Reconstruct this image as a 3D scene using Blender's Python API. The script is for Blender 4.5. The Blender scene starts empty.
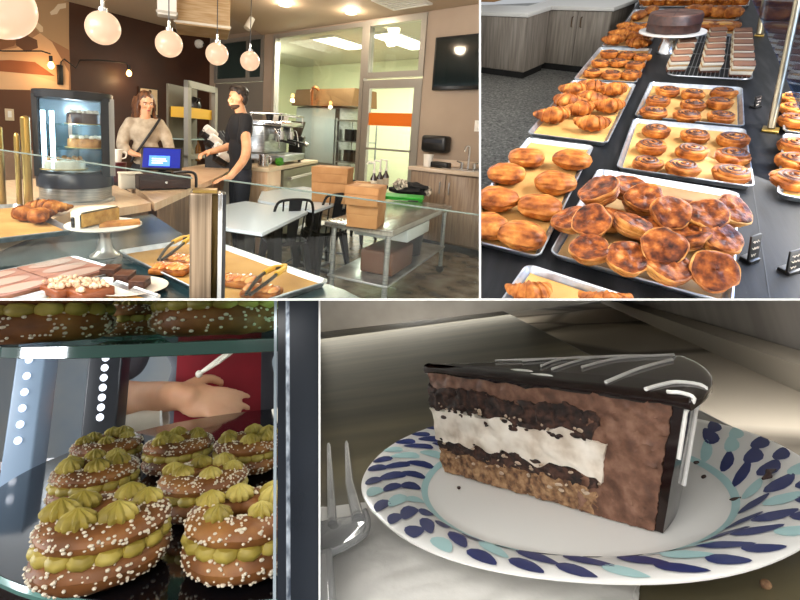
import bpy, bmesh, math, random
from mathutils import Vector, Matrix, noise
R = math.radians
PX, PY, F = 355.0, 200.0, 450.0           # principal point and focal length of the one camera, in pixels of the 800x600 frame
CAM = Vector((0, 0, 1.45))
scene = bpy.context.scene
C = scene.collection
rnd = random.Random(7)

def ray(x, y): return Vector((x - PX, F, PY - y)) / F

# ---------------------------------------------------------------- the four rooms, each with its own level and floor
class Room:
    def __init__(s, up, right, h, S, planes):
        s.ez = up.normalized()
        s.ex = (right - right.dot(s.ez) * s.ez).normalized()
        s.ey = s.ez.cross(s.ex)
        s.h, s.S, s.planes = h, S, planes
        m = Matrix((s.ex, s.ey, s.ez)).transposed().to_4x4()
        s.M = Matrix.Translation(CAM) @ m @ Matrix.Scale(S, 4) @ Matrix.Translation((0, 0, -h))
    def r(s, x, y):
        v = ray(x, y); return Vector((v.dot(s.ex), v.dot(s.ey), v.dot(s.ez)))
    def at(s, x, y, z=0.0):
        r = s.r(x, y); return r * ((z - s.h) / r.z) + Vector((0, 0, s.h))
    def atY(s, x, y, Y):
        r = s.r(x, y); return r * (Y / r.y) + Vector((0, 0, s.h))
    def atT(s, x, y, t):
        return s.r(x, y) * t + Vector((0, 0, s.h))
    def onplane(s, x, y, p, n):
        r = s.r(x, y); o = Vector((0, 0, s.h)); return o + r * ((p - o).dot(n) / r.dot(n))
    def vert(s, x, y, base):
        """height z of the point at pixel row y straight above the floor point base"""
        lo, hi = -5.0, 9.0
        for _ in range(50):
            m = (lo + hi) / 2
            if s.px(Vector((base.x, base.y, m)))[1] > y: lo = m
            else: hi = m
        return lo
    def px(s, q):
        v = s.ex * q.x + s.ey * q.y + s.ez * (q.z - s.h)
        return PX + F * v.dot(Vector((1, 0, 0))) / v.y, PY - F * v.z / v.y

def plane_v(x, keep_left):   # the plane through the camera that shows as the vertical line x
    n = ray(x, 0).cross(ray(x, 600)).normalized()
    if (n.dot(ray(x - 100, 300)) > 0) != keep_left: n = -n
    return n
def plane_h(y, keep_up):
    n = ray(0, y).cross(ray(800, y)).normalized()
    if (n.dot(ray(400, y - 100)) > 0) != keep_up: n = -n
    return n

# ---------------------------------------------------------------- mesh building
class MB:
    def __init__(s): s.v, s.f, s.mi = [], [], 0; s.fm = []
    def add(s, vs, fs, T=None):
        b = len(s.v)
        s.v += [tuple(T @ Vector(q)) if T else tuple(q) for q in vs]
        s.f += [tuple(b + i for i in q) for q in fs]
        s.fm += [s.mi] * len(fs)
        return s
    def box(s, x0, x1, y0, y1, z0, z1, T=None):
        return s.add([(x0,y0,z0),(x1,y0,z0),(x1,y1,z0),(x0,y1,z0),(x0,y0,z1),(x1,y0,z1),(x1,y1,z1),(x0,y1,z1)],
                     [(0,3,2,1),(4,5,6,7),(0,1,5,4),(1,2,6,5),(2,3,7,6),(3,0,4,7)], T)
    def rbox(s, x0, x1, y0, y1, z0, z1, r, seg=3, T=None):
        bm = bmesh.new(); t = MB().box(x0,x1,y0,y1,z0,z1)
        vs = [bm.verts.new(q) for q in t.v]
        for q in t.f: bm.faces.new([vs[i] for i in q])
        bmesh.ops.bevel(bm, geom=bm.edges[:], offset=r, segments=seg, affect='EDGES', profile=.5)
        bm.verts.index_update()
        s.add([q.co[:] for q in bm.verts], [[q.index for q in q_.verts] for q_ in bm.faces], T); bm.free(); return s
    def prism(s, poly, z0, z1, T=None):
        n = len(poly); a = sum(poly[i][0]*poly[(i+1)%n][1]-poly[(i+1)%n][0]*poly[i][1] for i in range(n))
        if a < 0: poly = poly[::-1]
        vs = [(p[0],p[1],z0) for p in poly] + [(p[0],p[1],z1) for p in poly]
        return s.add(vs, [tuple(range(n))[::-1], tuple(range(n,2*n))] + [(i,(i+1)%n,n+(i+1)%n,n+i) for i in range(n)], T)
    def slab(s, top, th, d=Vector((0,0,-1))):
        """a plate under the polygon of 3D points top"""
        n = len(top); vs = [Vector(p) for p in top] + [Vector(p) + d*th for p in top]
        return s.add([tuple(q) for q in vs], [tuple(range(n)), tuple(range(n,2*n))[::-1]] + [(i,n+i,n+(i+1)%n,(i+1)%n) for i in range(n)])
    def lathe(s, prof, n=32, T=None, ang=None, wob=None, cap=True):
        vs, fs = [], []; m = len(prof); full = ang is None
        k = n if full else n + 1
        for j in range(k):
            a = (2*math.pi if full else ang) * j / n
            for i,(r,z) in enumerate(prof):
                rr, zz = (wob(a, r, z) if wob else (r, z))
                vs.append((rr*math.cos(a), rr*math.sin(a), zz))
        for j in range(n if full else n):
            j2 = (j+1) % k
            for i in range(m-1): fs.append((j*m+i, j2*m+i, j2*m+i+1, j*m+i+1))
        if full:
            for e in (0, m-1):
                if cap and prof[e][0] > 1e-6: fs.append(tuple(j*m+e for j in range(n))[::(-1 if e == 0 else 1)])
        return s.add(vs, fs, T)
    def tube(s, path, r, n=8, closed=False, T=None, sec=None):
        """sec(i, a) -> radius factor; r a number or a list"""
        P = [Vector(p) for p in path]; m = len(P)
        rr = r if isinstance(r, (list, tuple)) else [r]*m
        tan = [(P[(i+1)%m]-P[i-1] if closed else P[min(i+1,m-1)]-P[max(i-1,0)]).normalized() for i in range(m)]
        u = tan[0].orthogonal().normalized(); vs = []
        if abs(tan[0].z) < .95: u = (Vector((0,0,1)) - tan[0]*tan[0].z).normalized()
        for i in range(m):
            u = (u - tan[i]*u.dot(tan[i])).normalized(); w = tan[i].cross(u)
            for k in range(n):
                a = 2*math.pi*k/n; q = rr[i]*(sec(i,a) if sec else 1)
                vs.append(tuple(P[i] + (u*math.cos(a)+w*math.sin(a))*q))
        fs = []
        for i in range(m if closed else m-1):
            i2 = (i+1)%m
            for k in range(n): fs.append((i*n+k, i*n+(k+1)%n, i2*n+(k+1)%n, i2*n+k))
        if not closed: fs += [tuple(range(n))[::-1], tuple((m-1)*n+k for k in range(n))]
        return s.add(vs, fs, T)
    def cyl(s, p0, p1, r, r1=None, n=16, T=None): return s.tube([p0, p1], [r, r if r1 is None else r1], n, T=T)
    def ell(s, c, rad, nu=16, nv=10, T=None, fn=None):
        if not hasattr(rad, '__len__'): rad = (rad,)*3
        vs, fs = [], []
        for j in range(1, nv):
            t = math.pi*j/nv
            for i in range(nu):
                a = 2*math.pi*i/nu; d = Vector((math.sin(t)*math.cos(a), math.sin(t)*math.sin(a), math.cos(t)))
                k = fn(d) if fn else 1
                vs.append((c[0]+d.x*rad[0]*k, c[1]+d.y*rad[1]*k, c[2]+d.z*rad[2]*k))
        kt = fn(Vector((0,0,1))) if fn else 1; kb = fn(Vector((0,0,-1))) if fn else 1
        vs += [(c[0],c[1],c[2]+rad[2]*kt),(c[0],c[1],c[2]-rad[2]*kb)]; top, bot = len(vs)-2, len(vs)-1
        for j in range(nv-2):
            for i in range(nu): fs.append((j*nu+i,(j+1)*nu+i,(j+1)*nu+(i+1)%nu,j*nu+(i+1)%nu))
        for i in range(nu):
            fs.append((top,i,(i+1)%nu)); q=(nv-2)*nu; fs.append((bot,q+(i+1)%nu,q+i))
        return s.add(vs, fs, T)
    def sheet(s, fn, nu, nv, T=None, wrap=False):
        vs = [tuple(fn(i/nu, j/nv)) for j in range(nv+1) for i in range(nu+1)]
        fs = [(j*(nu+1)+i, j*(nu+1)+i+1, (j+1)*(nu+1)+i+1, (j+1)*(nu+1)+i) for j in range(nv) for i in range(nu)]
        return s.add(vs, fs, T)
    def xf(s, T): s.v = [tuple(T @ Vector(q)) for q in s.v]; return s
    def noise(s, amp, sc, seed=0):
        out = []
        for q in s.v:
            p = Vector(q); out.append(tuple(p + noise.noise_vector(p*sc + Vector((seed*7.3, seed, 0)))*amp))
        s.v = out; return s

def mesh_of(name, mb, mats, smooth=True, ang=40):
    me = bpy.data.meshes.new(name); me.from_pydata(mb.v, [], mb.f)
    for m in (mats if isinstance(mats, (list, tuple)) else [mats]): me.materials.append(m)
    if any(mb.fm): me.polygons.foreach_set('material_index', mb.fm)
    bm = bmesh.new(); bm.from_mesh(me); bmesh.ops.recalc_face_normals(bm, faces=bm.faces[:])
    for f in bm.faces: f.smooth = smooth
    if smooth:
        ca = math.cos(R(ang))
        for e in bm.edges:
            if len(e.link_faces) == 2 and e.link_faces[0].normal.dot(e.link_faces[1].normal) < ca: e.smooth = False
    bm.to_mesh(me); bm.free(); return me

def T3(loc=(0,0,0), rz=0, rx=0, ry=0, s=1):
    sc = Matrix.Diagonal((s,s,s,1)) if not hasattr(s,'__len__') else Matrix.Diagonal((*s,1))
    return Matrix.Translation(loc) @ Matrix.Rotation(rz,4,'Z') @ Matrix.Rotation(ry,4,'Y') @ Matrix.Rotation(rx,4,'X') @ sc

ROOM_OF = {}
def tag(o, label=None, cat=None, group=None, kind=None):
    for k, v in (('label',label),('category',cat),('group',group),('kind',kind)):
        if v: o[k] = v
    return o
def thing(room, name, label, cat, T=None, group=None):
    o = bpy.data.objects.new(name, None); o.empty_display_size = .05; C.objects.link(o)
    o.matrix_world = room.M @ (T or Matrix()); ROOM_OF[o.name] = room
    return tag(o, label, cat, group)
def part(name, mb, mats, parent, label=None, kind=None, smooth=True, T=None, ang=40):
    o = bpy.data.objects.new(name, mb if isinstance(mb, bpy.types.Mesh) else mesh_of(name, mb, mats, smooth, ang))
    C.objects.link(o); o.parent = parent
    if T: o.matrix_local = T
    return tag(o, label, kind=kind)
def solo(room, name, mb, mats, label, cat, T=None, group=None, kind=None, smooth=True, ang=40):
    o = bpy.data.objects.new(name, mb if isinstance(mb, bpy.types.Mesh) else mesh_of(name, mb, mats, smooth, ang))
    C.objects.link(o); o.matrix_world = room.M @ (T or Matrix()); ROOM_OF[o.name] = room
    return tag(o, label, cat, group, kind)
def struct(room, name, mb, mats, smooth=False, label=None):
    return solo(room, name, mb, mats, label, None, kind='structure', smooth=smooth)
def dup(src, room, T, label, group=None):
    def cp(o, par):
        c = o.copy(); C.objects.link(c)
        if par: c.parent = par
        for ch in [k for k in bpy.data.objects if k.parent == o]: cp(ch, c)
        return c
    c = cp(src, None); c.matrix_world = room.M @ T; ROOM_OF[c.name] = room
    c['label'] = label
    if group: c['group'] = group
    return c

def voxel(mb, size, smooth=2):
    """one continuous surface around overlapping volumes"""
    me = mesh_of('tmp', mb, [], True); o = bpy.data.objects.new('tmp', me); C.objects.link(o)
    m = o.modifiers.new('r','REMESH'); m.mode='VOXEL'; m.voxel_size=size
    if smooth:
        k = o.modifiers.new('s','SMOOTH'); k.iterations = smooth; k.factor=.5
    dg = bpy.context.evaluated_depsgraph_get(); ev = o.evaluated_get(dg); r = ev.to_mesh()
    out = MB(); out.add([v.co[:] for v in r.vertices], [tuple(p.vertices) for p in r.polygons])
    ev.to_mesh_clear(); bpy.data.objects.remove(o); bpy.data.meshes.remove(me)
    return out

# ---------------------------------------------------------------- materials
MATS = {}
def lin(c):
    if isinstance(c, str):
        c = [int(c[i:i+2],16)/255 for i in (0,2,4)]
        c = [x/12.92 if x<=.04045 else ((x+.055)/1.055)**2.4 for x in c]
    return (*c[:3], 1)
def mat(name, col, rough=.5, metal=0, cols=None, scale=20, detail=4, bump=0, bscale=None, spec=.5, coat=0, emit=None, estr=1, stretch=None,
        trans=0, alpha=1, sss=0, per_obj=False, dist=.01, pos=(.35,.65), coord='Object'):
    if name in MATS: return MATS[name]
    m = bpy.data.materials.new(name); m.use_nodes = True; nt = m.node_tree; N = nt.nodes; L = nt.links
    b = N['Principled BSDF']; b.inputs['Base Color'].default_value = lin(col); b.inputs['Roughness'].default_value = rough
    b.inputs['Metallic'].default_value = metal; b.inputs['Specular IOR Level'].default_value = spec
    b.inputs['Coat Weight'].default_value = coat; b.inputs['Transmission Weight'].default_value = trans; b.inputs['Alpha'].default_value = alpha
    if sss: b.inputs['Subsurface Weight'].default_value = sss; b.inputs['Subsurface Scale'].default_value = .01; b.inputs['Subsurface Radius'].default_value=(1,.4,.2)
    if emit: b.inputs['Emission Color'].default_value = lin(emit); b.inputs['Emission Strength'].default_value = estr
    if cols or bump:
        tc = N.new('ShaderNodeTexCoord'); vec = tc.outputs[coord]
        if stretch:
            mp = N.new('ShaderNodeMapping'); mp.inputs['Scale'].default_value = stretch; L.new(vec, mp.inputs['Vector']); vec = mp.outputs[0]
        if per_obj:
            oi = N.new('ShaderNodeObjectInfo'); ad = N.new('ShaderNodeVectorMath'); ad.operation='ADD'
            ml = N.new('ShaderNodeMath'); ml.operation='MULTIPLY'; ml.inputs[1].default_value = 37.0
            L.new(oi.outputs['Random'], ml.inputs[0]); L.new(vec, ad.inputs[0]); L.new(ml.outputs[0], ad.inputs[1]); vec = ad.outputs[0]
    if cols:
        nz = N.new('ShaderNodeTexNoise'); nz.inputs['Scale'].default_value = scale; nz.inputs['Detail'].default_value = detail
        L.new(vec, nz.inputs['Vector']); cr = N.new('ShaderNodeValToRGB'); L.new(nz.outputs['Fac'], cr.inputs['Fac'])
        e = cr.color_ramp.elements; n = len(cols)
        while len(e) < n: e.new(.5)
        for i, c in enumerate(cols):
            e[i].position = pos[0] + (pos[1]-pos[0])*i/(n-1); e[i].color = lin(c)
        L.new(cr.outputs['Color'], b.inputs['Base Color'])
    if bump:
        nb = N.new('ShaderNodeTexNoise'); nb.inputs['Scale'].default_value = bscale or scale; nb.inputs['Detail'].default_value = 5
        L.new(vec, nb.inputs['Vector']); bp = N.new('ShaderNodeBump'); bp.inputs['Strength'].default_value = bump; bp.inputs['Distance'].default_value = dist
        L.new(nb.outputs['Fac'], bp.inputs['Height']); L.new(bp.outputs[0], b.inputs['Normal'])
    MATS[name] = m; return m
def pane_mat(name, tint, gloss=.08, rough=.02, edge=.5):
    """thin clear sheet: light goes straight through, the surface mirrors a little more at a slant"""
    if name in MATS: return MATS[name]
    m = bpy.data.materials.new(name); m.use_nodes = True; nt = m.node_tree; N = nt.nodes; L = nt.links
    N.remove(N['Principled BSDF']); out = N['Material Output']
    t = N.new('ShaderNodeBsdfTransparent'); t.inputs[0].default_value = lin(tint)
    g = N.new('ShaderNodeBsdfGlossy'); g.inputs['Roughness'].default_value = rough
    lw = N.new('ShaderNodeLayerWeight'); lw.inputs[0].default_value = .3
    mr = N.new('ShaderNodeMapRange'); mr.inputs['To Min'].default_value = gloss; mr.inputs['To Max'].default_value = edge
    L.new(lw.outputs['Fresnel'], mr.inputs['Value'])
    mx = N.new('ShaderNodeMixShader'); L.new(mr.outputs[0], mx.inputs[0]); L.new(t.outputs[0], mx.inputs[1]); L.new(g.outputs[0], mx.inputs[2])
    L.new(mx.outputs[0], out.inputs[0]); MATS[name] = m; return m

def area(room, loc, aim, size, power, col=(1,1,1), sy=None, spread=None):
    l = bpy.data.lights.new('room_or_fill_light', 'AREA'); l.size = size*room.S; l.energy = power*room.S**2; l.color = col  # serves window light, ceiling panels and added fill lights alike
    if sy: l.shape = 'RECTANGLE'; l.size_y = sy*room.S
    if spread: l.spread = R(spread)
    o = bpy.data.objects.new('room_or_fill_light', l); C.objects.link(o)
    d = (Vector(aim)-Vector(loc)).normalized()
    rot = d.to_track_quat('-Z','Y').to_matrix().to_4x4()
    mw = room.M.to_3x3().normalized().to_4x4()
    o.matrix_world = Matrix.Translation(room.M @ Vector(loc)) @ mw @ rot
    return o
def lamp(room, loc, power, col=(1,.75,.5), r=.03):
    l = bpy.data.lights.new('lamp_or_fill','POINT'); l.energy = power*room.S**2; l.color = col; l.shadow_soft_size = r*room.S  # serves real lamps and added, unseen fill points
    o = bpy.data.objects.new('lamp_or_fill', l); C.objects.link(o); o.location = room.M @ Vector(loc); return o

def smoothpath(pts, n=6, closed=False):
    P = [Vector(p) for p in pts]; m = len(P); out = []
    for i in range(m if closed else m-1):
        p0,p1,p2,p3 = P[i-1] if (i or closed) else P[0], P[i], P[(i+1)%m], P[(i+2)%m] if (closed or i+2<m) else P[-1]
        for k in range(n):
            t = k/n; out.append(.5*((2*p1)+(p2-p0)*t+(2*p0-5*p1+4*p2-p3)*t*t+(3*p1-p0-3*p2+p3)*t**3))
    if not closed: out.append(P[-1])
    return out

HB, VT, VB = 299.5, 480.0, 319.5     # where the white partition boards stand, as seen from the camera
HALF = .9
rm1 = Room(-ray(180,3300), -ray(-208,98), 1.45, 1.0, [plane_h(HB-HALF, True), plane_v(VT-HALF, True)])
rm2 = Room((ray(740,-100).cross(ray(-550,50))), -ray(-550,50), .93, 1.3, [plane_h(HB-HALF, True), plane_v(VT+HALF, False)])
if rm2.ez.z < 0: rm2 = Room(-rm2.ez, rm2.ex, .93, 1.3, rm2.planes)
def cross_fix(): pass
rm3 = Room(ray(282,-1500), ray(4000,318), .18, 4.0, [plane_h(HB+HALF, False), plane_v(VB-HALF, True)])
rm4 = Room(Vector((-.1325,.2257,1)), Vector((1,0,0)), .135, 4.0, [plane_h(HB+HALF, False), plane_v(VB+HALF, False)])
# ---------------------------------------------------------------- helpers shared by the rooms
def face(p, extra=0):
    return math.atan2(p.y, p.x) - math.pi/2 + extra
def mpp(room, p):
    """metres per pixel at the point p"""
    return (room.M @ Vector(p) - CAM).y / F / room.S
def rrect(w, d, r, n=5):
    out = []
    for cx, cy, a0 in ((w/2-r,d/2-r,0),(-w/2+r,d/2-r,90),(-w/2+r,-d/2+r,180),(w/2-r,-d/2+r,270)):
        for k in range(n+1):
            a = R(a0+90*k/n); out.append((cx+r*math.cos(a), cy+r*math.sin(a)))
    return out
def loft(mb, rings, cap0=True, cap1=True):
    n = len(rings[0]); vs = [tuple(p) for r in rings for p in r]; fs = []
    for j in range(len(rings)-1):
        for i in range(n): fs.append((j*n+i, j*n+(i+1)%n, (j+1)*n+(i+1)%n, (j+1)*n+i))
    if cap0: fs.append(tuple(range(n))[::-1])
    if cap1: fs.append(tuple((len(rings)-1)*n+i for i in range(n)))
    return mb.add(vs, fs)
def ring(w, d, r, z, n=5): return [(x,y,z) for x,y in rrect(w,d,r,n)]
def pan_mb(w, d, h=.022):
    mb = MB()
    loft(mb, [ring(w-.030,d-.030,.018,0), ring(w-.010,d-.010,.026,h-.003), ring(w,d,.03,h-.002), ring(w,d,.03,h+.002), ring(w-.009,d-.009,.026,h+.003),
              ring(w-.014,d-.014,.025,h), ring(w-.036,d-.036,.018,.003)])
    return mb
def pan_pattern(): return mat('aluminium_pan','C3C8CE',.32,.85,cols=['AEB4BB','D2D6DA'],scale=30,bump=.05)
def paper_mb(w, d, z=.005, seed=1, lift=.004):
    r = random.Random(seed)
    return MB().sheet(lambda u,v: ((u-.5)*w, (v-.5)*d, z + lift*(max(0,abs(u-.5)*2-.86)*6+max(0,abs(v-.5)*2-.9)*6)*(.6+.4*noise.noise((u*5+seed,v*5,0)))+.0012*noise.noise((u*9,v*9,seed))), 18, 22)
def sheet_pan(room, name, label, T, w, d, group=None, paper='paper', seed=1):
    t = thing(room, name, label, 'tray', T, group)
    part('pan', pan_mb(w,d), pan_pattern(), t)
    if paper: part('parchment_liner', paper_mb(w-.042,d-.042,seed=seed), M_paper() if paper=='paper' else paper, t, 'tan parchment liner' if paper=='paper' else None)
    return t
def M_paper(): return mat('parchment','B98A48',.8,cols=['AA7B3C','C49755'],scale=6,bump=.15,bscale=14)

def ground(mb):
    z0 = min(q[2] for q in mb.v); mb.v = [(q[0],q[1],q[2]-z0) for q in mb.v]; return mb
# ---- baked goods (each returns a mesh builder around the origin, resting on z=0)
def M_crust(): return mat('golden_crust','B87026',.55,cols=['54280D','86481A','A9672A','C88F4A'],scale=26,detail=7,bump=.5,bscale=60,spec=.18,per_obj=True,pos=(.30,.74),dist=.004)
def croissant_mb(L=.13, r=.034, seed=0, bend=1.0, n=60):
    rd = random.Random(seed); k = 9
    P, RR = [], []
    for i in range(n+1):
        u = i/n*2-1; a = u*bend
        P.append((math.sin(a)*L/2/math.sin(bend) , (1-math.cos(a))*L*.55, 0))
        base = r*(1-abs(u)**1.7*.80)
        ph = abs(u)*k*.5; saw = 1-(ph % 1)
        RR.append(base*(1.0+.24*(saw-.5)*(1-abs(u)*.5)))
    mb = MB().tube(P, RR, 16, sec=lambda i,a: 1+.05*math.sin(3*a+i*.35))
    mb.xf(Matrix.Diagonal((1,1,.86,1))); mb.noise(.0025,45,seed)
    zmin = min(q[2] for q in mb.v); mb.v = [(q[0],q[1],max(q[2]-zmin-.004,0)) for q in mb.v]
    return mb
def chocolatine_mb(L=.115, w=.08, h=.05, seed=0):
    """pillow of rolled dough: leaves run round it and curl into a spiral at each end"""
    P, RR = [], []
    n = 24
    for i in range(n+1):
        u = i/n*2-1; P.append((u*L/2,0,0)); RR.append(max(.05,(1-abs(u)**3)**.5)*(1+.03*math.sin(u*4+seed)))
    def sec(i,a):
        return 1+.045*math.sin(8*a+i*.22)+.025*math.sin(15*a-i*.1)+.04*math.sin(a*2+i*.3)
    mb = MB().tube(P, RR, 66, sec=sec)
    mb.xf(Matrix.Diagonal((1,w/2,h/2,1))); mb.noise(.004,26,seed).noise(.0012,90,seed+3)
    z0 = min(q[2] for q in mb.v); mb.v = [(q[0],q[1],max(q[2]-z0-.006,0)) for q in mb.v]
    return mb
def swirl_mb(r=.048, h=.03, turns=3.0, seed=0):
    rd = random.Random(seed); P, RR = [], []; n = 90
    for i in range(n+1):
        u = i/n; a = u*turns*2*math.pi+seed; q = .006+(r-.011)*u**.85
        P.append((q*math.cos(a), q*math.sin(a), h*.70-.006*u+.006*(1-u))); RR.append((.0052+.0036*u)*(.6 if i in (0,n) else 1))
    mb = MB().tube(P, RR, 9)
    mb.lathe([(.0001,0),(r*.86,0),(r*.98,h*.25),(r*.97,h*.5),(r*.82,h*.62),(.0001,h*.55)],28)
    mb.noise(.0022,40,seed); return ground(mb)
def swirl_fill_mb(r=.048,h=.03,turns=3.0,seed=0):
    P=[]; n=70
    for i in range(n+1):
        u=i/n; a=u*turns*2*math.pi+seed+math.pi; q=.004+(r-.016)*u**.85
        P.append((q*math.cos(a),q*math.sin(a),h*.79+.004*(1-u)))
    return MB().tube(P,.0044,6).noise(.0012,60,seed)
def kouign_mb(r=.05, h=.045, seed=0):
    rd = random.Random(seed); lob = [rd.uniform(0,6.28) for _ in range(4)]
    def wob(a,q,z):
        k = 1+.035*math.sin(3*a+lob[0])+.025*math.sin(5*a+lob[1])
        top = .0022*math.sin(3*a+lob[2])*(q/r)+.002*math.sin(2*a+lob[3]) if z > h*.7 else 0
        return q*k, z+top
    prof = [(.0001,0),(r*.62,0),(r*.74,h*.12),(r*.86,h*.45),(r*.95,h*.68),(r*1.02,h*.82),(r*1.02,h*.93),(r*.95,h*1.01),(r*.8,h*1.03),(r*.6,h*1.015),(r*.4,h*1.02),(r*.2,h*1.0),(.0001,h*1.0)]
    return MB().lathe(prof,40,wob=wob).noise(.0030,30,seed).noise(.0018,85,seed+2)
def blob_mb(rx,ry,rz,seed=0,amp=.12,sc=30,nu=20,nv=12):
    mb = MB().ell((0,0,0),(rx,ry,rz),nu,nv,fn=lambda d: 1+amp*noise.noise(d*2.2+Vector((seed*3.1,seed,0))))
    z0 = min(q[2] for q in mb.v); mb.v = [(q[0],q[1],max(q[2]-z0-rz*.25,0)) for q in mb.v]; return mb
ORD = ['first','second','third','fourth','fifth','sixth','seventh','eighth','ninth','tenth']
def nth_left(i, n):
    if n == 1: return 'only one'
    if i == 0: return 'leftmost'
    if i == n-1: return 'rightmost'
    if n == 3: return 'middle'
    return ORD[i] + ' from left'
def row_word(j, n):
    if j == 0: return 'front row'
    if j == n-1: return 'back row'
    return 'middle row' if n == 3 else ORD[j] + ' row from front'

# ---- people: one continuous skin grown around limbs, clothes and hair as children
def limb(mb, pts, rad, n=12):
    P = smoothpath(pts, 4); k = len(P)-1; m = len(rad)-1; RR = []
    for i in range(len(P)):
        f = i/k*m; a = min(int(f), m-1); RR.append(rad[a]+(rad[a+1]-rad[a])*(f-a))
    mb.tube(P, RR, n)
    for p, r in ((P[0],RR[0]),(P[-1],RR[-1])): mb.ell(p, r, n, 8)
    return mb
def hand(mb, wrist, d, up, side, s=1.0, curl=.35, spread=.16):
    """palm, four fingers of unequal length and a thumb; d points along the fingers, up out of the back of the hand, side towards the thumb"""
    w = Vector(wrist); d = Vector(d).normalized(); up = Vector(up); up = (up-d*up.dot(d)).normalized(); sd = d.cross(up)
    if sd.dot(Vector(side)) < 0: sd = -sd
    Q = lambda a,b,c: w + (d*a + sd*b + up*c)*s
    B = Matrix((sd,d,up)).transposed().to_4x4()
    mb.ell((0,0,0),(.041*s,.052*s,.017*s),14,10,T=Matrix.Translation(Q(.050,0,0)) @ B)
    limb(mb,[Q(-.02,0,0),Q(.03,0,0)],[.025*s,.030*s])
    for b, L, r in ((.030,.074,.0092),(.010,.083,.0095),(-.011,.077,.0092),(-.030,.060,.0082)):
        q0 = Q(.07,b*.85,.001); a = 0; pts = [q0]; st = Q(.088,b,.002); pts.append(st); cur = Vector((.088,b,.002))
        for k, seg in enumerate((.44,.32,.24)):
            a += curl*(1,.9,.6)[k]; cur = cur + Vector((math.cos(a)*L*seg, spread*b*3*seg*.4, -math.sin(a)*L*seg)); pts.append(Q(*cur))
        limb(mb, pts, [r*1.1*s,r*s,r*.95*s,r*.88*s,r*.72*s], 10)
    limb(mb,[Q(.012,.026,-.004),Q(.036,.050,-.010),Q(.062,.062,-.018),Q(.085,.060,-.026)],[.0135*s,.0125*s,.011*s,.0085*s],10)
def head_mb(mb, T):
    """head about .23 tall around the origin, facing -y"""
    h = MB()
    h.ell((0,.012,.030),(.075,.094,.088),24,18)
    h.ell((0,-.012,-.035),(.058,.070,.075),20,14)
    h.ell((0,-.052,-.088),(.026,.026,.022),14,10)
    h.tube([(0,-.080,.012),(0,-.090,-.012),(0,-.096,-.026),(0,-.086,-.034)],[.008,.010,.012,.008],10)
    for s in (-1,1):
        h.ell((s*.077,.012,-.008),(.010,.022,.032),10,8)
        h.ell((s*.036,-.066,-.022),(.024,.020,.022),10,8)
    h.ell((0,-.080,-.058),(.024,.016,.008),12,8); h.ell((0,-.078,-.068),(.020,.016,.008),12,8)
    h.ell((0,-.072,.026),(.052,.018,.012),12,8)
    mb.add(h.v, h.f, T)
def M_skin(): return mat('skin','D9A078',.5,sss=.12,cols=['CE946C','E2AC86'],scale=9)
def face_parts(root, T, brow='2A1A10', lip='B0685C'):
    for s in (-1,1):
        part('eye', MB().ell((s*.033,-.079,.006),(.0125,.008,.007),12,8,T=T), mat('eye_white','E8E2DA',.2), root)
        part('iris', MB().ell((s*.033,-.0855,.0055),(.0058,.003,.006),10,8,T=T), mat('iris','2B1B12',.15), root)
        part('eyebrow', MB().tube([(s*.014,-.090,.022),(s*.034,-.090,.029),(s*.054,-.078,.023)],[.003,.004,.002],6,T=T), mat('brow_'+brow,brow,.8), root)
    part('lips', MB().ell((0,-.0915,-.0585),(.021,.006,.0045),12,8,T=T).ell((0,-.089,-.0665),(.018,.007,.0055),12,8,T=T), mat('lips_'+lip,lip,.45), root)

def kouign_pair(r, h, seed, m_side, m_top):
    """a puffed bun: pale layered side and a dark crinkled caramel top, as two meshes"""
    rd = random.Random(seed); lob = [rd.uniform(0,6.28) for _ in range(4)]
    def wob(a,q,z): return q*(1+.04*math.sin(3*a+lob[0])+.028*math.sin(5*a+lob[1])+.012*math.sin(9*a+lob[2])), z+.003*math.sin(2*a+lob[3])*(z/h)
    side = [(.0001,0),(r*.60,0),(r*.74,h*.10),(r*.85,h*.28),(r*.83,h*.33),(r*.93,h*.5),(r*.91,h*.55),(r*1.0,h*.72),(r*1.03,h*.84),(r*1.0,h*.93),(r*.9,h*.95),(.0001,h*.9)]
    top = [(r*.93,h*.90),(r*.955,h*.96),(r*.90,h*1.02),(r*.78,h*1.06),(r*.66,h*1.03),(r*.52,h*1.07),(r*.38,h*1.02),(r*.22,h*1.05),(.0001,h*1.02)]
    a_ = MB().lathe(side,44,wob=wob).noise(.0028,34,seed).noise(.0014,90,seed+2)
    b_ = MB().lathe(top,44,wob=wob,cap=False).noise(.0028,34,seed).noise(.0024,70,seed+5)
    return mesh_of('pastry',a_,m_side), mesh_of('caramel_top',b_,m_top)
# ================================================================ ROOM ONE: the shop, its service counter and the kitchen behind glass
r = rm1
A, AY, AT = r.at, r.atY, r.atT
YB = 5.9                                            # the back wall
K = AY(210,38,YB); ZC = K.z                         # where the brown wall meets the back wall under the ceiling
K2 = A(70,2,ZC); wd = (K2-K); wd.z = 0; wd.normalize(); wn = Vector((wd.y,-wd.x,0))
if wn.dot(Vector((0,0,0))-K) < 0: wn = -wn          # into the room
def Wl(x, y, off=0): return r.onplane(x, y, K + wn*off, wn)
UP = Vector((0,0,1))
concrete = mat('polished_concrete','6F6152',.22,cols=['4E443A','7A6B5A','8F8272'],scale=5,detail=8,bump=.03,bscale=60)
struct(r,'floor',MB().box(-14,6,-2,12,-.08,0),concrete)
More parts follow.
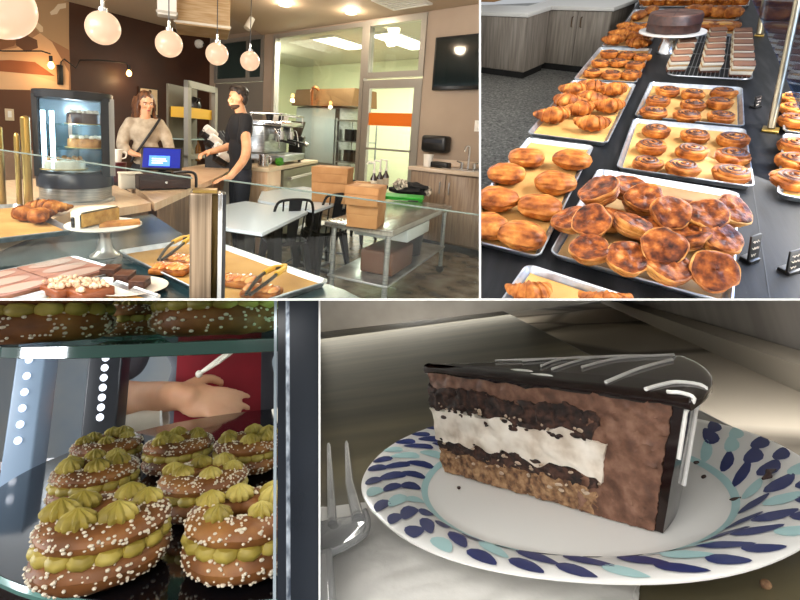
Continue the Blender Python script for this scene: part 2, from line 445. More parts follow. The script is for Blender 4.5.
# --- brown wall and mural wall
def wall_piece(name, s0, s1, m):
    a, b = K+wd*s0, K+wd*s1
    poly = [(a.x,a.y),(b.x,b.y),(b.x-wn.x*.15,b.y-wn.y*.15),(a.x-wn.x*.15,a.y-wn.y*.15)]
    return struct(r,name,MB().prism(poly,0,ZC+.02),m)
sM = (Wl(70,60)-K).dot(wd)
wall_piece('wall_side',-.2,sM,mat('brown_paint','3A1D0E',.5,cols=['361A0C','42220F'],scale=2))
wm = wall_piece('wall_left',sM+.002,sM+4.2,mat('mural_tan','9C7350',.7,cols=['94694A','A67C58'],scale=1.5))
def mural(pts, col, k):
    n = len(pts); q = [r.M.inverted() @ (r.M @ Wl(x,y,.004+.003*k)) for x,y in pts]
    if sum(q[i].cross(q[(i+1)%n]).dot(wn) for i in range(n)) < 0: q = q[::-1]
    o = part('mural_shape', MB().slab(q,.003,-wn), mat('mural_'+col,col,.7), wm, smooth=False); o['kind']='structure'
mural([(-60,0),(22,0),(18,12),(25,22),(22,34),(14,46),(0,50),(-60,52)],'7E5232',0)
mural([(22,0),(69,0),(69,50),(40,34),(28,22),(30,10)],'A88661',0)
mural([(-60,52),(0,50),(16,48),(40,33),(52,42),(69,72),(69,86),(30,78),(-60,60)],'CFA277',1)
mural([(17,30),(24,22),(29,26),(28,36),(37,40),(38,48),(26,52),(16,45)],'5B3A24',2)
mural([(-60,62),(10,60),(35,62),(55,76),(30,74),(-60,66)],'8E4E27',3)
mural([(-60,66),(30,74),(69,86),(69,92),(-60,88)],'D8AE84',2)
mural([(-60,88),(30,90),(42,100),(40,150),(-60,150)],'5A3823',3)
mural([(50,12),(54,9),(58,4),(66,3),(66,8),(60,9),(57,14),(51,15)],'D8C3A6',3)
mural([(-60,0),(-20,0),(-10,30),(-60,40)],'B58A5F',3)
mural([(28,0),(32,0),(33,18),(43,27),(43,32),(40,32),(31,22)],'D8BD98',3)
# --- ceiling
ceil = mat('ceiling_paint','B5A692',.75)
struct(r,'ceiling',MB().box(-14,4,-3,YB,ZC,ZC+.1),ceil)
zs = ZC-.10
sof = [A(196,-6,zs),A(262,29,zs)]; sof = [sof[0]+(sof[0]-sof[1])*.9, AY(262,29,YB-.01)]
sp = [(sof[0].x,sof[0].y),(sof[1].x,YB-.005),(1.5,YB-.005),(1.5,sof[0].y)]
struct(r,'ceiling',MB().prism(sp,zs,ZC-.002),mat('soffit_paint','B29E86',.7))
# --- back wall with its openings (world X from pixel columns)
X = lambda x, y=100: AY(x,y,YB).x
Z = lambda x, y: AY(x,y,YB).z
wall_paint = mat('greige_paint','A3917F',.75,cols=['9C8A79','AA9886'],scale=1)
xl, xg0, xg1, xd0, xd1 = K.x-.3, X(272), X(361), X(364), X(421)
xt0, xt1 = X(214), X(263)
wb = MB(); wb.box(xl,xt0,YB,YB+.14,0,ZC); wb.box(xt0,xt1,YB,YB+.14,Z(240,38),ZC); wb.box(xt1,xg0,YB,YB+.14,0,ZC)
zgt = Z(300,31); wb.box(xg0,xd1,YB,YB+.14,zgt,ZC); wb.box(xg0,xd0,YB,YB+.14,0,.35); wb.box(xd1,3.5,YB,YB+.14,0,ZC)
struct(r,'wall_back',wb,wall_paint)
alu = mat('satin_aluminium','A9A49B',.35,.55)
clear = pane_mat('clear_pane','F2F7F4',.05,.01,.35)
def frame_bars(name, xs, zs_, y0, y1, w, m, par=None):
    mb = MB()
    for x in xs: mb.box(x-w/2,x+w/2,y0,y1,zs_[0],zs_[-1])
    for z in zs_: mb.box(xs[0]-w/2,xs[-1]+w/2,y0+.004,y1-.004,z-w/2,z+w/2)
    return mb
win = struct(r,'window_1',frame_bars('f',[xg0+.04,xg1],[.38,zgt-.04],YB-.02,YB+.10,.07,alu),alu)
o = part('glass_pane',MB().box(xg0+.07,xg1-.035,YB+.03,YB+.04,.41,zgt-.07),clear,win); o['kind']='structure'
zdt = Z(390,78)
door = struct(r,'door_1',frame_bars('f',[xd0+.05,xd1-.06],[.05,zdt-.09],YB-.02,YB+.05,.13,alu),alu)
for nm, mb, m in (('glass_pane',MB().box(xd0+.11,xd1-.12,YB+.01,YB+.02,.1,zdt-.15),clear),
              ('orange_band',MB().box(xd0+.12,xd1-.13,YB-.001,YB+.009,Z(390,126),Z(390,113)),mat('orange_film','E07018',.4)),
              ('push_bar',MB().box(xd0+.1,xd1-.1,YB-.05,YB-.025,Z(390,149)-.03,Z(390,149)),alu)):
    part(nm,mb,m,door)['kind']='structure'
w2 = struct(r,'window_2',frame_bars('f',[xd0+.02,xd1-.03],[zdt+.05,zgt-.04],YB-.03,YB+.10,.09,alu),alu)
part('glass_pane',MB().box(xd0+.06,xd1-.07,YB+.03,YB+.04,zdt+.08,zgt-.08),clear,w2)['kind']='structure'
# teal transom and grey service door behind the man
zt = Z(240,80)
w3 = struct(r,'window_3',frame_bars('f',[xt0+.05,X(247),xt1-.05],[zt,Z(240,38)-.03],YB-.02,YB+.08,.08,mat('grey_frame','8E8B84',.4,.3)),mat('grey_frame','8E8B84',.4,.3))
part('glass_pane',MB().box(xt0+.05,xt1-.05,YB+.02,YB+.04,zt,Z(240,38)-.03),mat('teal_glass','2C3A38',.12),w3)['kind']='structure'
d2 = struct(r,'door_2',MB().box(xt0+.02,xt1-.02,YB+.02,YB+.08,0,zt-.05),mat('grey_door','77726A',.5))
part('door_pull',MB().cyl((X(234),YB-.04,1.0),(X(234),YB-.04,1.5),.03),mat('brass_pull','B99A4A',.35,.8),d2)['kind']='structure'
# --- kitchen room behind the glass
kw = mat('kitchen_paint','D2D6B4',.7)
struct(r,'wall_kitchen',MB().box(-12,2,9.3,9.4,0,3.35).box(X(276)-3.1,X(276)-3.0,YB+.15,9.3,0,3.35).box(1.2,1.3,YB+.15,9.3,0,3.35),kw)
struct(r,'ceiling',MB().box(-12,2,YB+.15,9.4,3.28,3.38),mat('kitchen_ceiling','B9B6A4',.8))
def klight(x, y, w, d, lab):
    p = A(x,y,3.27); t = thing(r,'ceiling_light',lab,'light',T3((p.x,p.y,3.275)),'kitchen ceiling lights')
    part('diffuser',MB().box(-w/2,w/2,-d/2,d/2,-.02,-.004),mat('light_panel','FFFFFF',.5,emit='FFF6E2',estr=7),t,smooth=False)
    part('frame',frame_ring(w,d),mat('white_enamel','E6E4DE',.4),t,smooth=False)
def frame_ring(w,d):
    mb = MB()
    for a in (-1,1): mb.box(a*w/2-.02,a*w/2+.02,-d/2-.02,d/2+.02,-.025,0); mb.box(-w/2,w/2,a*d/2-.02,a*d/2+.02,-.025,0)
    return mb
klight(342,43,.62,1.15,'small lit kitchen ceiling panel seen through the wide window')
klight(404,41,.62,1.5,'lit kitchen ceiling panel seen through the glass above the door')
p = A(470,59,3.2)
# kitchen equipment
steel = mat('brushed_steel','9FA3A4',.3,.9,cols=['8E9293','B2B6B7'],scale=8,stretch=(1,1,20),bump=.03)
dark = mat('black_metal','141414',.4,.3); black = mat('black_plastic','0E0E10',.35)
def oven():
    c = AY(316,150,6.75); b = AY(295,150,6.75); e = AY(338,150,6.75); W = e.x-b.x; zt_ = AY(316,107,6.75).z
    t = thing(r,'convection_oven','large stainless oven standing in the kitchen behind the window','oven',T3((c.x,6.75,0)))
    part('body',MB().rbox(-W/2,W/2,0,.8,.75,zt_,.02),steel,t); part('door',MB().rbox(-W/2+.01,W/2-.12,-.03,0,.85,zt_-.03,.012),mat('pale_steel','C6D0D2',.3,.2),t,'pale steel door')
    part('control_panel',MB().box(W/2-.11,W/2-.01,-.02,0,.85,zt_-.03),mat('dark_panel','2B2C2D',.3),t)
    part('stand',MB().box(-W/2,-W/2+.06,0,.06,0,.75).box(W/2-.06,W/2,0,.06,0,.75).box(-W/2,-W/2+.06,.7,.76,0,.75).box(W/2-.06,W/2,.7,.76,0,.75),steel,t)
    t2 = thing(r,'extractor_hood','bronze coloured hood above the stainless kitchen oven','hood',T3((c.x+.15,6.75,zt_+.02)))
    W2 = W*1.35; hz = AY(316,88,6.75).z-zt_-.04
    part('canopy',loft(MB(),[[(x*W2/2,y,0) for x,y in ((-1,-.1),(1,-.1),(1,.7),(-1,.7))],[(x*W2/2*.96,y,hz) for x,y in ((-1,0),(1,0),(1,.7),(-1,.7))]]),mat('bronze_sheet','7A5A3A',.35,.7),t2,smooth=False)
    part('pipe',MB().tube(smoothpath([(-.2,-.13,0),(-.2,-.13,hz*.9),(-.13,-.12,hz*1.05),(-.1,-.05,hz*.9)]),.03,8),mat('copper','B5683A',.3,.9),t2,'copper pipe')
oven()
def rack():
    a = AY(347,150,6.6); t = thing(r,'wire_shelf_rack','chrome kitchen rack of pans right of the oven, behind the window','rack',T3((a.x,6.6,0)))
    for sx in (-.3,.3):
        for sy in (0,.5): part('post',MB().cyl((sx,sy,0),(sx,sy,1.75),.016,n=8),steel,t)
    for z in (.5,.9,1.3,1.7): part('shelf',MB().box(-.3,.3,0,.5,z,z+.02),steel,t)
    k = 0
    for z in (.92,1.32):
        for sx in (-.17,.1):
            k += 1
            solo(r,'stock_pot',MB().lathe([(.0001,0),(.10,0),(.11,.02),(.11,.22),(.115,.225),(.10,.225),(.10,.02),(.0001,.015)],20),mat('dark_pot','3C3E40',.3,.7),
                 ('left' if sx<0 else 'right')+' dark pot on the '+('lower' if z<1 else 'upper')+' shelf of the kitchen rack','pot',T3((a.x+sx*.9,6.85,z+.002)),'pots on the kitchen rack')
rack()
# --- recessed lights, vent, ducts, track light
for x, y, lab in ((285,5,'recessed ceiling downlight nearer the pendant lamps'),(351,13,'recessed ceiling downlight above the wide window')):
    p = A(x,y,zs); t = thing(r,'downlight',lab,'light',T3(p),'recessed ceiling downlights')
    part('trim_ring',MB().lathe([(.07,-.001),(.095,-.001),(.095,-.008),(.07,-.012)],24,cap=False),mat('white_enamel','E6E4DE',.4),t)
    part('lens',MB().lathe([(.0001,-.004),(.07,-.004),(.07,-.008),(.0001,-.01)],24),mat('lamp_lens','FFFFFF',.4,emit='FFE6B8',estr=8),t)
p = A(402,1,zs); t = thing(r,'ceiling_vent','square white air vent in the ceiling by the top edge','vent',T3(p))
part('frame',frame_ring(.6,.5),mat('white_enamel','E6E4DE',.4),t,smooth=False)
for k in range(7): part('slat',MB().box(-.28,.28,-.22+k*.073,-.19+k*.073,-.02,-.006),mat('white_enamel','E6E4DE',.4),t,smooth=False)
def duct(name, lab, cat, x0, y0, x1, y1, T_, m, dep=.5):
    a, b = AT(x0,y1,T_), AT(x1,y1,T_); s = mpp(r,a); p = (a+b)/2
    t = thing(r,name,lab,cat,T3((p.x,p.y,p.z),face(p)))
    L = (b-a).length; part('casing',MB().rbox(-L/2,L/2,0,dep,0,ZC-p.z-.11,.01),m,t,smooth=False)
    part('flange',MB().box(-L/2-.015,L/2+.015,-.015,dep+.015,.02,.05),mat('galvanised','B9B4AA',.4,.4),t,smooth=False)
    return t
duct('junction_box','small white box hanging under the ceiling above the second pendant','box',158,0,176,15,6.0,mat('white_enamel','E6E4DE',.4),.2)
duct('air_duct','wide tan air duct under the ceiling behind the pendant lamps','duct',177,0,229,27,6.4,mat('tan_duct','A48A68',.6,cols=['97794F','B39A78'],scale=3,stretch=(1,1,14)),.8)
p = A(246,10,ZC); t = thing(r,'track_light','white track spotlight beside the smallest pendant','light',T3((p.x,p.y,ZC),face(p)))
part('rail',MB().box(-.5,.3,-.02,.02,-.06,-.002),mat('white_enamel','E6E4DE',.4),t)
part('spot_head',MB().cyl((.1,0,-.12),(.02,-.05,-.30),.05,.06),mat('white_enamel','E6E4DE',.4),t)
part('bracket',MB().cyl((.1,0,-.05),(.1,0,-.16),.012),mat('white_enamel','E6E4DE',.4),t)
# --- pendant globes
glow = mat('opal_glass','6E6054',.3,emit='FFD2AC',estr=.78)
names = ['largest pendant globe, cut by the edge of view above the mural','second largest pendant globe, hanging before the brown wall','middle pendant globe, hanging below the white ceiling box','pendant globe next to the smallest one','smallest pendant globe, nearest the wide kitchen window']
for (x,y,rad),lab in zip(((2,8,30),(103,28,16.2),(169,44,13),(217,54,11),(250,61,9.6)),names):
    T_ = .225*F/(2*rad); c = AT(x,y,T_); R_ = .1125
    t = thing(r,'pendant_lamp',lab,'lamp',T3(c),'row of white globe pendants')
    part('globe',MB().ell((0,0,0),R_,32,20),glow,t)
    part('stem',MB().cyl((0,0,R_*.97),(0,0,R_+.08),.012).cyl((0,0,R_*.97),(0,0,R_+.02),.03),mat('chrome','C8C8C8',.2,.9),t)
    part('cord',MB().cyl((0,0,R_+.08),(0,0,ZC-c.z),.005,n=6),black,t)
    l = lamp(r,(c.x,c.y,c.z-R_-.35),3,(1,.72,.45),.1)
# --- wall sconces
for (bx_,by_),(ax,ay),lab in (((51,65),(-30,47),'wall lamp with a bare bulb in front of the mural'),((129,73),(60,72),'wall lamp with a bare bulb in front of the brown wall')):
    q = Wl(bx_,by_,.28); base = Wl(ax,ay+8,.02); up = Vector((0,0,.17))
    t = thing(r,'wall_lamp',lab,'lamp',T3(q),'bare bulb wall lamps')
    L = [base-q, Wl(ax,ay-12 if ax>0 else ay,.06)-q, Wl((ax+bx_)/2-8,(ay+by_)/2-(3 if ax>0 else 5),.2)-q, up*1.15+ (base-q)*.12, up]
    if ax>0: L = [base-q, Wl(61,62,.05)-q, Wl(64,59,.08)-q, Wl(76,68,.14)-q, Wl(80,60,.2)-q, Wl(100,60,.25)-q, Wl(126,63,.28)-q, Vector((0,0,.1))]
    part('arm',MB().tube(L,.012,8),dark,t)
    if ax>0: part('wall_plate',MB().rbox(-.04,.04,-.03,.03,-.16,.16,.01,T=Matrix.Translation(Wl(60,75,.03)-q)@Matrix.Rotation(math.atan2(wd.y,wd.x),4,'Z')),dark,t)
    part('socket',MB().cyl((0,0,.05),(0,0,.14),.026),dark,t)
    part('bulb',MB().lathe([(.0001,-.06),(.02,-.056),(.042,-.03),(.045,-.005),(.035,.025),(.018,.05),(.0001,.055)],18),mat('bulb','FFE0A0',.2,emit='FFC067',estr=14),t)
    lamp(r,q-wn*.0+Vector((0,0,-.12)),6,(1,.62,.3),.05)
# --- on the brown wall: framed print, dome camera
a, b = Wl(140,88,.03), Wl(157,115,.03); hw = abs((b-a).dot(wd))/2; hh = abs(a.z-b.z)/2; c = (a+b)/2
rw = math.atan2(wd.y,wd.x)
if (Matrix.Rotation(rw,3,'Z') @ Vector((0,-1,0))).dot(wn) < 0: rw += math.pi
t = thing(r,'framed_print','small cream framed print of a plant on the brown wall','picture',T3(c,rw))
part('frame',MB().box(-hw-.03,hw+.03,-.01,.028,-hh-.03,hh+.03),mat('dark_wood','2A1810',.5),t)
part('print',MB().box(-hw,hw,-.018,-.008,-hh,hh),mat('cream_print','D8C09A',.6),t)
part('plant_drawing',MB().tube([(0,-.019,-hh*.6),(.01,-.019,0),(0,-.019,hh*.5)],.006,6).ell((.03,-.02,.05),(.045,.004,.03),8,6).ell((-.04,-.02,.12),(.045,.004,.028),8,6).ell((.02,-.02,.2),(.035,.004,.03),8,6),mat('ink','4A3A2C',.7),t)
q = Wl(198,44,.0); t = thing(r,'security_camera','white dome camera high on the brown wall near the corner','camera',T3(q+wn*.02,rw))
part('mount',MB().cyl((0,.02,0),(0,-.04,0),.09,n=20),mat('white_enamel','E6E4DE',.4),t); part('dome',MB().ell((0,-.06,0),(.075,.07,.075),16,12),mat('white_enamel','E6E4DE',.4),t); part('lens',MB().ell((.03,-.12,-.02),.025,10,8),black,t)
q = Wl(9,114,.0); t = thing(r,'wall_switch','white wall switch low on the mural by the display case','switch',T3(q+wn*.012,rw)); part('plate',MB().rbox(-.06,.06,-.012,.0,-.1,.08,.006),mat('cream_plastic','CDBB9D',.5),t); part('rocker',MB().rbox(-.025,.025,-.02,-.01,-.05,.05,.004),mat('white_enamel','E6E4DE',.4),t)
# --- glazed door leaf with yellow shelf, standing open at the corner
pts = [(188,82),(216,86),(216,165),(188,172)]
P0 = AT(188,165,6.0); P1_ = AT(217,160,6.9); dd = (P1_-P0); dd.z=0; Lw = dd.length; rz_ = math.atan2(dd.y,dd.x)
zt_ = r.vert(188,80,P0)
t = thing(r,'display_cabinet','tall grey glazed cabinet with a yellow shelf at the brown wall corner','cabinet',T3((P0.x,P0.y,0),rz_))
part('frame',MB().box(0,.09,0,.06,0,zt_).box(Lw-.09,Lw,0,.06,0,zt_).box(0,Lw,0,.06,zt_-.09,zt_).box(0,Lw,0,.06,1.0,1.06).box(0,Lw,0,.06,0,.1),mat('grey_frame2','8F8A80',.45,.3),t,smooth=False)
part('back_panel',MB().box(.05,Lw-.05,.3,.33,0,zt_-.05),mat('olive_panel','5E5646',.6),t); 
zy0 = r.vert(200,119,P0+dd*.5); zy1 = r.vert(200,109,P0+dd*.5)
part('yellow_shelf',MB().box(.09,Lw-.09,.05,.29,zy0,zy1),mat('yellow_board','D2A21C',.5),t,'yellow shelf'); part('shelf',MB().box(.09,Lw-.09,.05,.29,1.5-.25,1.52-.25),mat('glass_shelf','8FA09A',.2),t)
solo(r,'kettle',MB().lathe([(.0001,0),(.09,0),(.1,.05),(.07,.12),(.03,.16),(.0001,.17)],16).tube([(.08,0,.08),(.14,0,.14)],.015,8),black,'dark pot on the yellow shelf of the glazed cabinet','pot',T3(P0+Vector((dd.x*.55,dd.y*.55,zy1-P0.z))+wn*0+Vector((-dd.y,dd.x,0)).normalized()*.17))

# --- service counter
wood = mat('oak_counter','D8B592',.35,cols=['D0A985','DDBE9C'],scale=4,stretch=(1,8,1),bump=.03)
wpanel = mat('walnut_panel','6E5038',.5,cols=['5B402C','6E5038','86664A'],scale=5,stretch=(6,6,.6),bump=.05)
zc = .95
def ctop(name, lab, px, z, th, m, panel=None, back=0):
    q = [A(x,y,z) for x,y in px]; c = sum(q,Vector())/len(q)
    t = thing(r,name,lab,'counter',T3((c.x,c.y,0)))
    qq = [v-Vector((c.x,c.y,0)) for v in q]
    part('worktop',MB().prism([(v.x,v.y) for v in qq],z-th,z),m,t,smooth=False)
    if panel: 
        cc = sum(qq,Vector())/len(qq)
        part('front_panel',MB().prism([(cc.x+(v.x-cc.x)*.965,cc.y+(v.y-cc.y)*.965) for v in qq],0,z-th-.002),panel,t,smooth=False)
    return t
ctop('service_counter','pale oak service counter carrying the round cake case',[(-90,256),(0,239),(79,209),(112,209),(151,203),(139,196),(116,185.5),(60,177),(-90,186)],zc,.05,wood,wpanel)
ctop('till_counter','pale oak till counter between the two people',[(154.5,203.5),(222,175),(233,168),(226,163),(212,163),(168,170),(124,181.5),(143,193.5)],zc,.05,wood,wpanel)
# --- round refrigerated cake case on the counter
c = A(77,200,zc); s_ = mpp(r,c); RC = 33*s_; HC = r.vert(77,92,c)-zc; fz = face(c)
t = thing(r,'cake_case','tall round glass cake case with a black top on the oak counter','display case',T3(c,fz))
part('base_ring',MB().lathe([(.0001,0),(RC*1.02,0),(RC*1.02,.012),(RC*.94,.02),(RC*.94,.09),(.0001,.09)],48),steel,t,'brushed steel base')
part('lower_band',MB().lathe([(RC*.93,.09),(RC,.095),(RC,.17),(RC*.96,.18),(.0001,.18)],48),mat('navy_black','17161F',.3),t)
part('top_cap',MB().lathe([(.0001,HC-.05),(RC*.99,HC-.05),(RC*1.02,HC-.045),(RC*1.02,HC-.005),(RC*.98,HC),(.0001,HC)],48),black,t)
part('glass_front',MB().lathe([(RC*.97,.17),(RC*.97,HC-.04)],48,cap=False),pane_mat('case_glass','E4EEF2',.06,.02,.3),t)
for a,nm in ((-40,'door_post'),(-22,'door_post'),(200,'back_post'),(160,'back_post')):
    an = R(a-0); part(nm,MB().tube([(RC*.985*math.cos(an),RC*.985*math.sin(an),.16),(RC*.985*math.cos(an),RC*.985*math.sin(an),HC-.03)],.03 if nm=='door_post' else .022,4),black if a!=-22 else mat('satin_aluminium','A9A49B',.35,.55),t)
part('back_panel',MB().lathe([(RC*.95,.17),(RC*.95,HC-.04)],24,T=Matrix.Rotation(R(20),4,'Z'),ang=R(140)),mat('case_liner','7F929C',.25,.4),t)
LED = mat('case_led','DFF1FF',.4,emit='CBE9FF',estr=9)
for a in (-150,-128,-30): part('light_strip',MB().tube([(RC*.86*math.cos(R(a)),RC*.86*math.sin(R(a)),.21),(RC*.86*math.cos(R(a)),RC*.86*math.sin(R(a)),HC-.12)],.012,6),LED,t,'lit white strip')
u_ = (HC-.24)/.42
shz = (.19,.19+.13*u_,.19+.27*u_)
for z in shz: part('glass_shelf',MB().lathe([(.0001,z),(RC*.86,z),(RC*.86,z+.008),(.0001,z+.008)],40),pane_mat('shelf_glass','D5E6E4',.12,.05,.4) if z>.2 else steel,t)
lamp(r,Vector((c.x,c.y,c.z+HC-.14)),9,(.86,.94,1),.06)
cakem = [mat('cream_icing','E9DCC6',.5,bump=.2,bscale=20),mat('caramel_cake','B97B3C',.55,cols=['8F5A28','C98E4E'],scale=25),mat('choc_icing','3A2016',.35)]
def small_cake(T, lab, m, rr, hh, grp, deco):
    q = thing(r,'layer_cake',lab,'cake',T,grp)
    part('cake_body',MB().lathe([(.0001,0),(rr,0),(rr*1.02,hh*.3),(rr,hh*.9),(rr*.94,hh),(.0001,hh)],28),m,q)
    dm = MB()
    for k in range(9):
        a = k*2*math.pi/9; dm.ell((rr*.75*math.cos(a),rr*.75*math.sin(a),hh+.008),(.016,.016,.014),8,6)
    part('piped_top',dm,deco,q); part('cake_board',MB().lathe([(.0001,-.004),(rr*1.15,-.004),(rr*1.15,0),(.0001,0)],28),mat('gold_board','C8A860',.4,.6),q)
for z,dx,m,rr,hh,lab,dc in ((.198,-.06,cakem[0],.11,.05,'pale iced cake on the bottom floor of the round case',cakem[1]),(shz[1]+.008,.06,cakem[1],.10,.05,'caramel brown cake on the lower glass shelf of the round case',cakem[0]),
                      (shz[2]+.008,.05,cakem[2],.09,.06,'dark chocolate cake on the upper glass shelf of the round case',cakem[0])):
    u = Matrix.Rotation(fz,3,'Z') @ Vector((dx,-.05,0)); small_cake(T3(c+u+Vector((0,0,z+.0065))),lab,m,rr,hh,'cakes in the round case',dc)
# --- brass rails of the left sneeze guard
brass = mat('brass','A88A4C',.28,.95,cols=['8E7238','C2A566'],scale=6,stretch=(1,1,.2))
for (x,y0,y1,w,lab) in ((2,128,207,8,'brass post of the counter guard, cut by the edge of view'),(20,138,208,5,'slim brass post with a rounded top on the counter'),(29,118,208,8,'tallest brass post on the counter, next to the round cake case')):
    b = A(x,y1,.951); s_ = mpp(r,b); h_ = r.vert(x,y0,b)-b.z
    t = thing(r,'guard_post',lab,'post',T3((b.x,b.y,.951),face(b)),'brass posts of the counter guard')
    part('post',MB().cyl((0,0,.006),(0,0,h_),w*s_/2,n=14).ell((0,0,h_),(w*s_/2,w*s_/2,.012 if w!=5 else .03),14,8),brass,t); part('foot',MB().lathe([(.0001,0),(w*s_*.8,0),(w*s_*.8,.008),(.0001,.01)],18),brass,t)
# --- the woman behind the counter
def build_person(nm, lab, T, limbs, torso, head_T, hands, shirt, shirt_m, lower, lower_m, hair, hair_m, brow, lip):
    root = bpy.data.objects.new('person', None); C.objects.link(root); root.matrix_world = r.M @ T; ROOM_OF[root.name] = r; tag(root,lab,'person')
    mb = MB()
    for p,q in limbs: limb(mb,p,q,12)
    for cc,rd in torso: mb.ell(cc,rd,20,14)
    head_mb(mb, head_T)
    for h in hands: hand(mb,*h[0],**h[1])
    part('body',voxel(mb,.009,2),M_skin(),root)
    face_parts(root, head_T, brow, lip)
    for name_, fn, m, vs_ in ((('shirt'),shirt,shirt_m,.012),('trousers',lower,lower_m,.014)):
        cm = MB(); fn(cm); part(name_,voxel(cm,vs_,3).noise(.006,9,2),m,root)
    for sx in (-1,1): part('shoe',MB().ell((sx*.09,-.06,.04),(.05,.15,.045),14,8).box(sx*.09-.045,sx*.09+.045,-.19,.07,0,.02),mat('black_shoe','17161A',.5),root)
    hm = MB(); hair(hm); part('hair',hm if not hm.v else voxel(hm,.010,1).noise(.007,38,5).noise(.004,90,3),hair_m,root)
    return root
hw_ = A(148,165,.95)
c = AT(145,103,5.05); HZ = c.z
TW = T3((c.x,c.y,0),face(c,R(4)))
H0 = HZ      # head centre height
sh = H0-.195
def w_shirt(m):
    m.ell((0,.0,sh-.13),(.165,.105,.17),22,14); m.ell((0,.005,sh-.36),(.150,.105,.20),22,14); m.ell((0,.01,sh-.02),(.155,.075,.06),20,12)
    limb(m,[(-.15,.01,sh-.03),(-.21,.0,sh-.15),(-.235,-.02,sh-.29)],[.062,.066,.062]); limb(m,[(.15,.01,sh-.03),(.21,.0,sh-.15),(.245,-.03,sh-.29)],[.062,.066,.062])
    limb(m,[(-.235,-.02,sh-.28),(-.20,-.12,sh-.33)],[.058,.052]); limb(m,[(.245,-.03,sh-.28),(.25,-.14,sh-.32)],[.058,.052])
def w_low(m):
    m.ell((0,.02,sh-.58),(.165,.12,.16),20,12)
    for s in (-1,1): limb(m,[(s*.085,.02,sh-.62),(s*.09,.01,sh-.95),(s*.09,.03,.10)],[.095,.075,.055])
def w_hair(m):
    T = Th
    m2 = MB(); m2.ell((0,.028,.050),(.084,.098,.086),24,16); m2.ell((0,.070,-.02),(.078,.055,.11),18,12)
    m.add(m2.v,m2.f,T)
    for s in (-1,1):
        for k in range(4):
            x0 = s*(.070+.008*k); y0 = .0+.028*k
            m2 = MB(); limb(m2,[(x0,y0,.05),(x0+s*.022,y0,-.05),(x0+s*.012,y0-.005,-.13),(x0+s*.032,y0-.015*s,-.20),(x0+s*.012,y0-.01,-.27+.02*k)],[.014,.020,.022,.020,.008],8); m.add(m2.v,m2.f,T)
Th = T3((0.01,-.02,H0),R(12),rx=R(14),ry=R(-4))
build_person('woman','woman with long wavy hair in a beige shirt looking down behind the till counter',TW,
    [([(0,.02,sh-.02),(0,.0,sh+.06),(0.005,-.01,sh+.12)],[.07,.055,.055]),
     ([(-.15,.01,sh-.04),(-.22,.0,sh-.17),(-.235,-.02,sh-.30),(-.12,-.20,sh-.37)],[.05,.047,.042,.030]),([(.15,.01,sh-.04),(.22,.0,sh-.17),(.245,-.03,sh-.30),(.24,-.22,sh-.35)],[.05,.047,.042,.030]),
     ([(-.08,.02,sh-.6),(-.09,.01,sh-.95),(-.09,.03,.08)],[.085,.065,.045]),([(.08,.02,sh-.6),(.09,.01,sh-.95),(.09,.03,.08)],[.085,.065,.045]),
     ([(-.09,.03,.05),(-.09,-.14,.035)],[.045,.035]),([(.09,.03,.05),(.09,-.14,.035)],[.045,.035])],
    [((0,.0,sh-.15),(.14,.085,.17)),((0,.01,sh-.38),(.12,.085,.18)),((0,.02,sh-.56),(.145,.10,.13))],Th,
    [(((-.12,-.20,sh-.37),(.75,-.6,-.12),(0,-.1,1),(0,1,0)),dict(s=.95,curl=.45)),(((.24,-.22,sh-.35),(-.25,-.9,-.2),(0,-.1,1),(-1,0,0)),dict(s=.95,curl=.5))],
    w_shirt,mat('beige_linen','A99A84',.85,cols=['9C8D78','B8A993'],scale=14,bump=.2),w_low,mat('black_trousers','15151A',.8),w_hair,mat('brown_hair','5A3620',.5,cols=['3E2415','7A4E2E'],scale=30,stretch=(1,1,.2)),'4A2E1C','B4544A')
rt = [o for o in C.objects if o.name.startswith('person')][-1]
part('shoulder_strap',MB().tube([(.15,-.04,sh+.03),(.09,-.112,sh-.06),(0,-.125,sh-.20),(-.10,-.118,sh-.36),(-.15,-.06,sh-.46)],[.014]*5,6,T=Matrix.Diagonal((1,1,1,1))),mat('black_strap','141214',.6),rt)
# --- the man leaning on the counter, seen from his left side
c = AT(240,99,4.9); H0 = c.z; sh = H0-.195
TM = T3((c.x,c.y,0),face(c,R(-72)))
Th = T3((0,-.03,H0),R(-8),rx=R(4))
hp = A(219,181,zc)           # where the near hand rests
loc_ = (T3((c.x,c.y,0),face(c,R(-72)))).inverted() @ hp
hx, hy = loc_.x, loc_.y
wr = Vector((hx,hy+.10,zc+.035))
def m_shirt(m):
    m.ell((0,.01,sh-.13),(.185,.125,.19),22,14); m.ell((0,.01,sh-.36),(.165,.12,.22),22,14); m.ell((0,.02,sh-.02),(.175,.085,.065),20,12); m.ell((0,.02,sh-.52),(.165,.12,.14),20,12)
    for s in (-1,1): limb(m,[(s*.17,.015,sh-.03),(s*.225,-.01,sh-.14),(s*.235,-.035,sh-.23)],[.074,.074,.068])
def m_low(m):
    m.ell((0,.02,sh-.62),(.165,.125,.15),20,12)
    for s in (-1,1): limb(m,[(s*.09,.02,sh-.68),(s*.09,.01,sh-1.0),(s*.09,.04,.10)],[.10,.08,.06])
def m_hair(m):
    m2 = MB(); m2.ell((0,.034,.066),(.082,.092,.076),24,16); m2.ell((0,.072,.005),(.074,.046,.075),18,12); m2.ell((0,-.030,.108),(.060,.052,.034),16,10)
    m.add(m2.v,m2.f,Th)
elb = (Vector((.225,-.0,sh-.10))+wr)*.5+Vector((.04,.06,-.05)); 
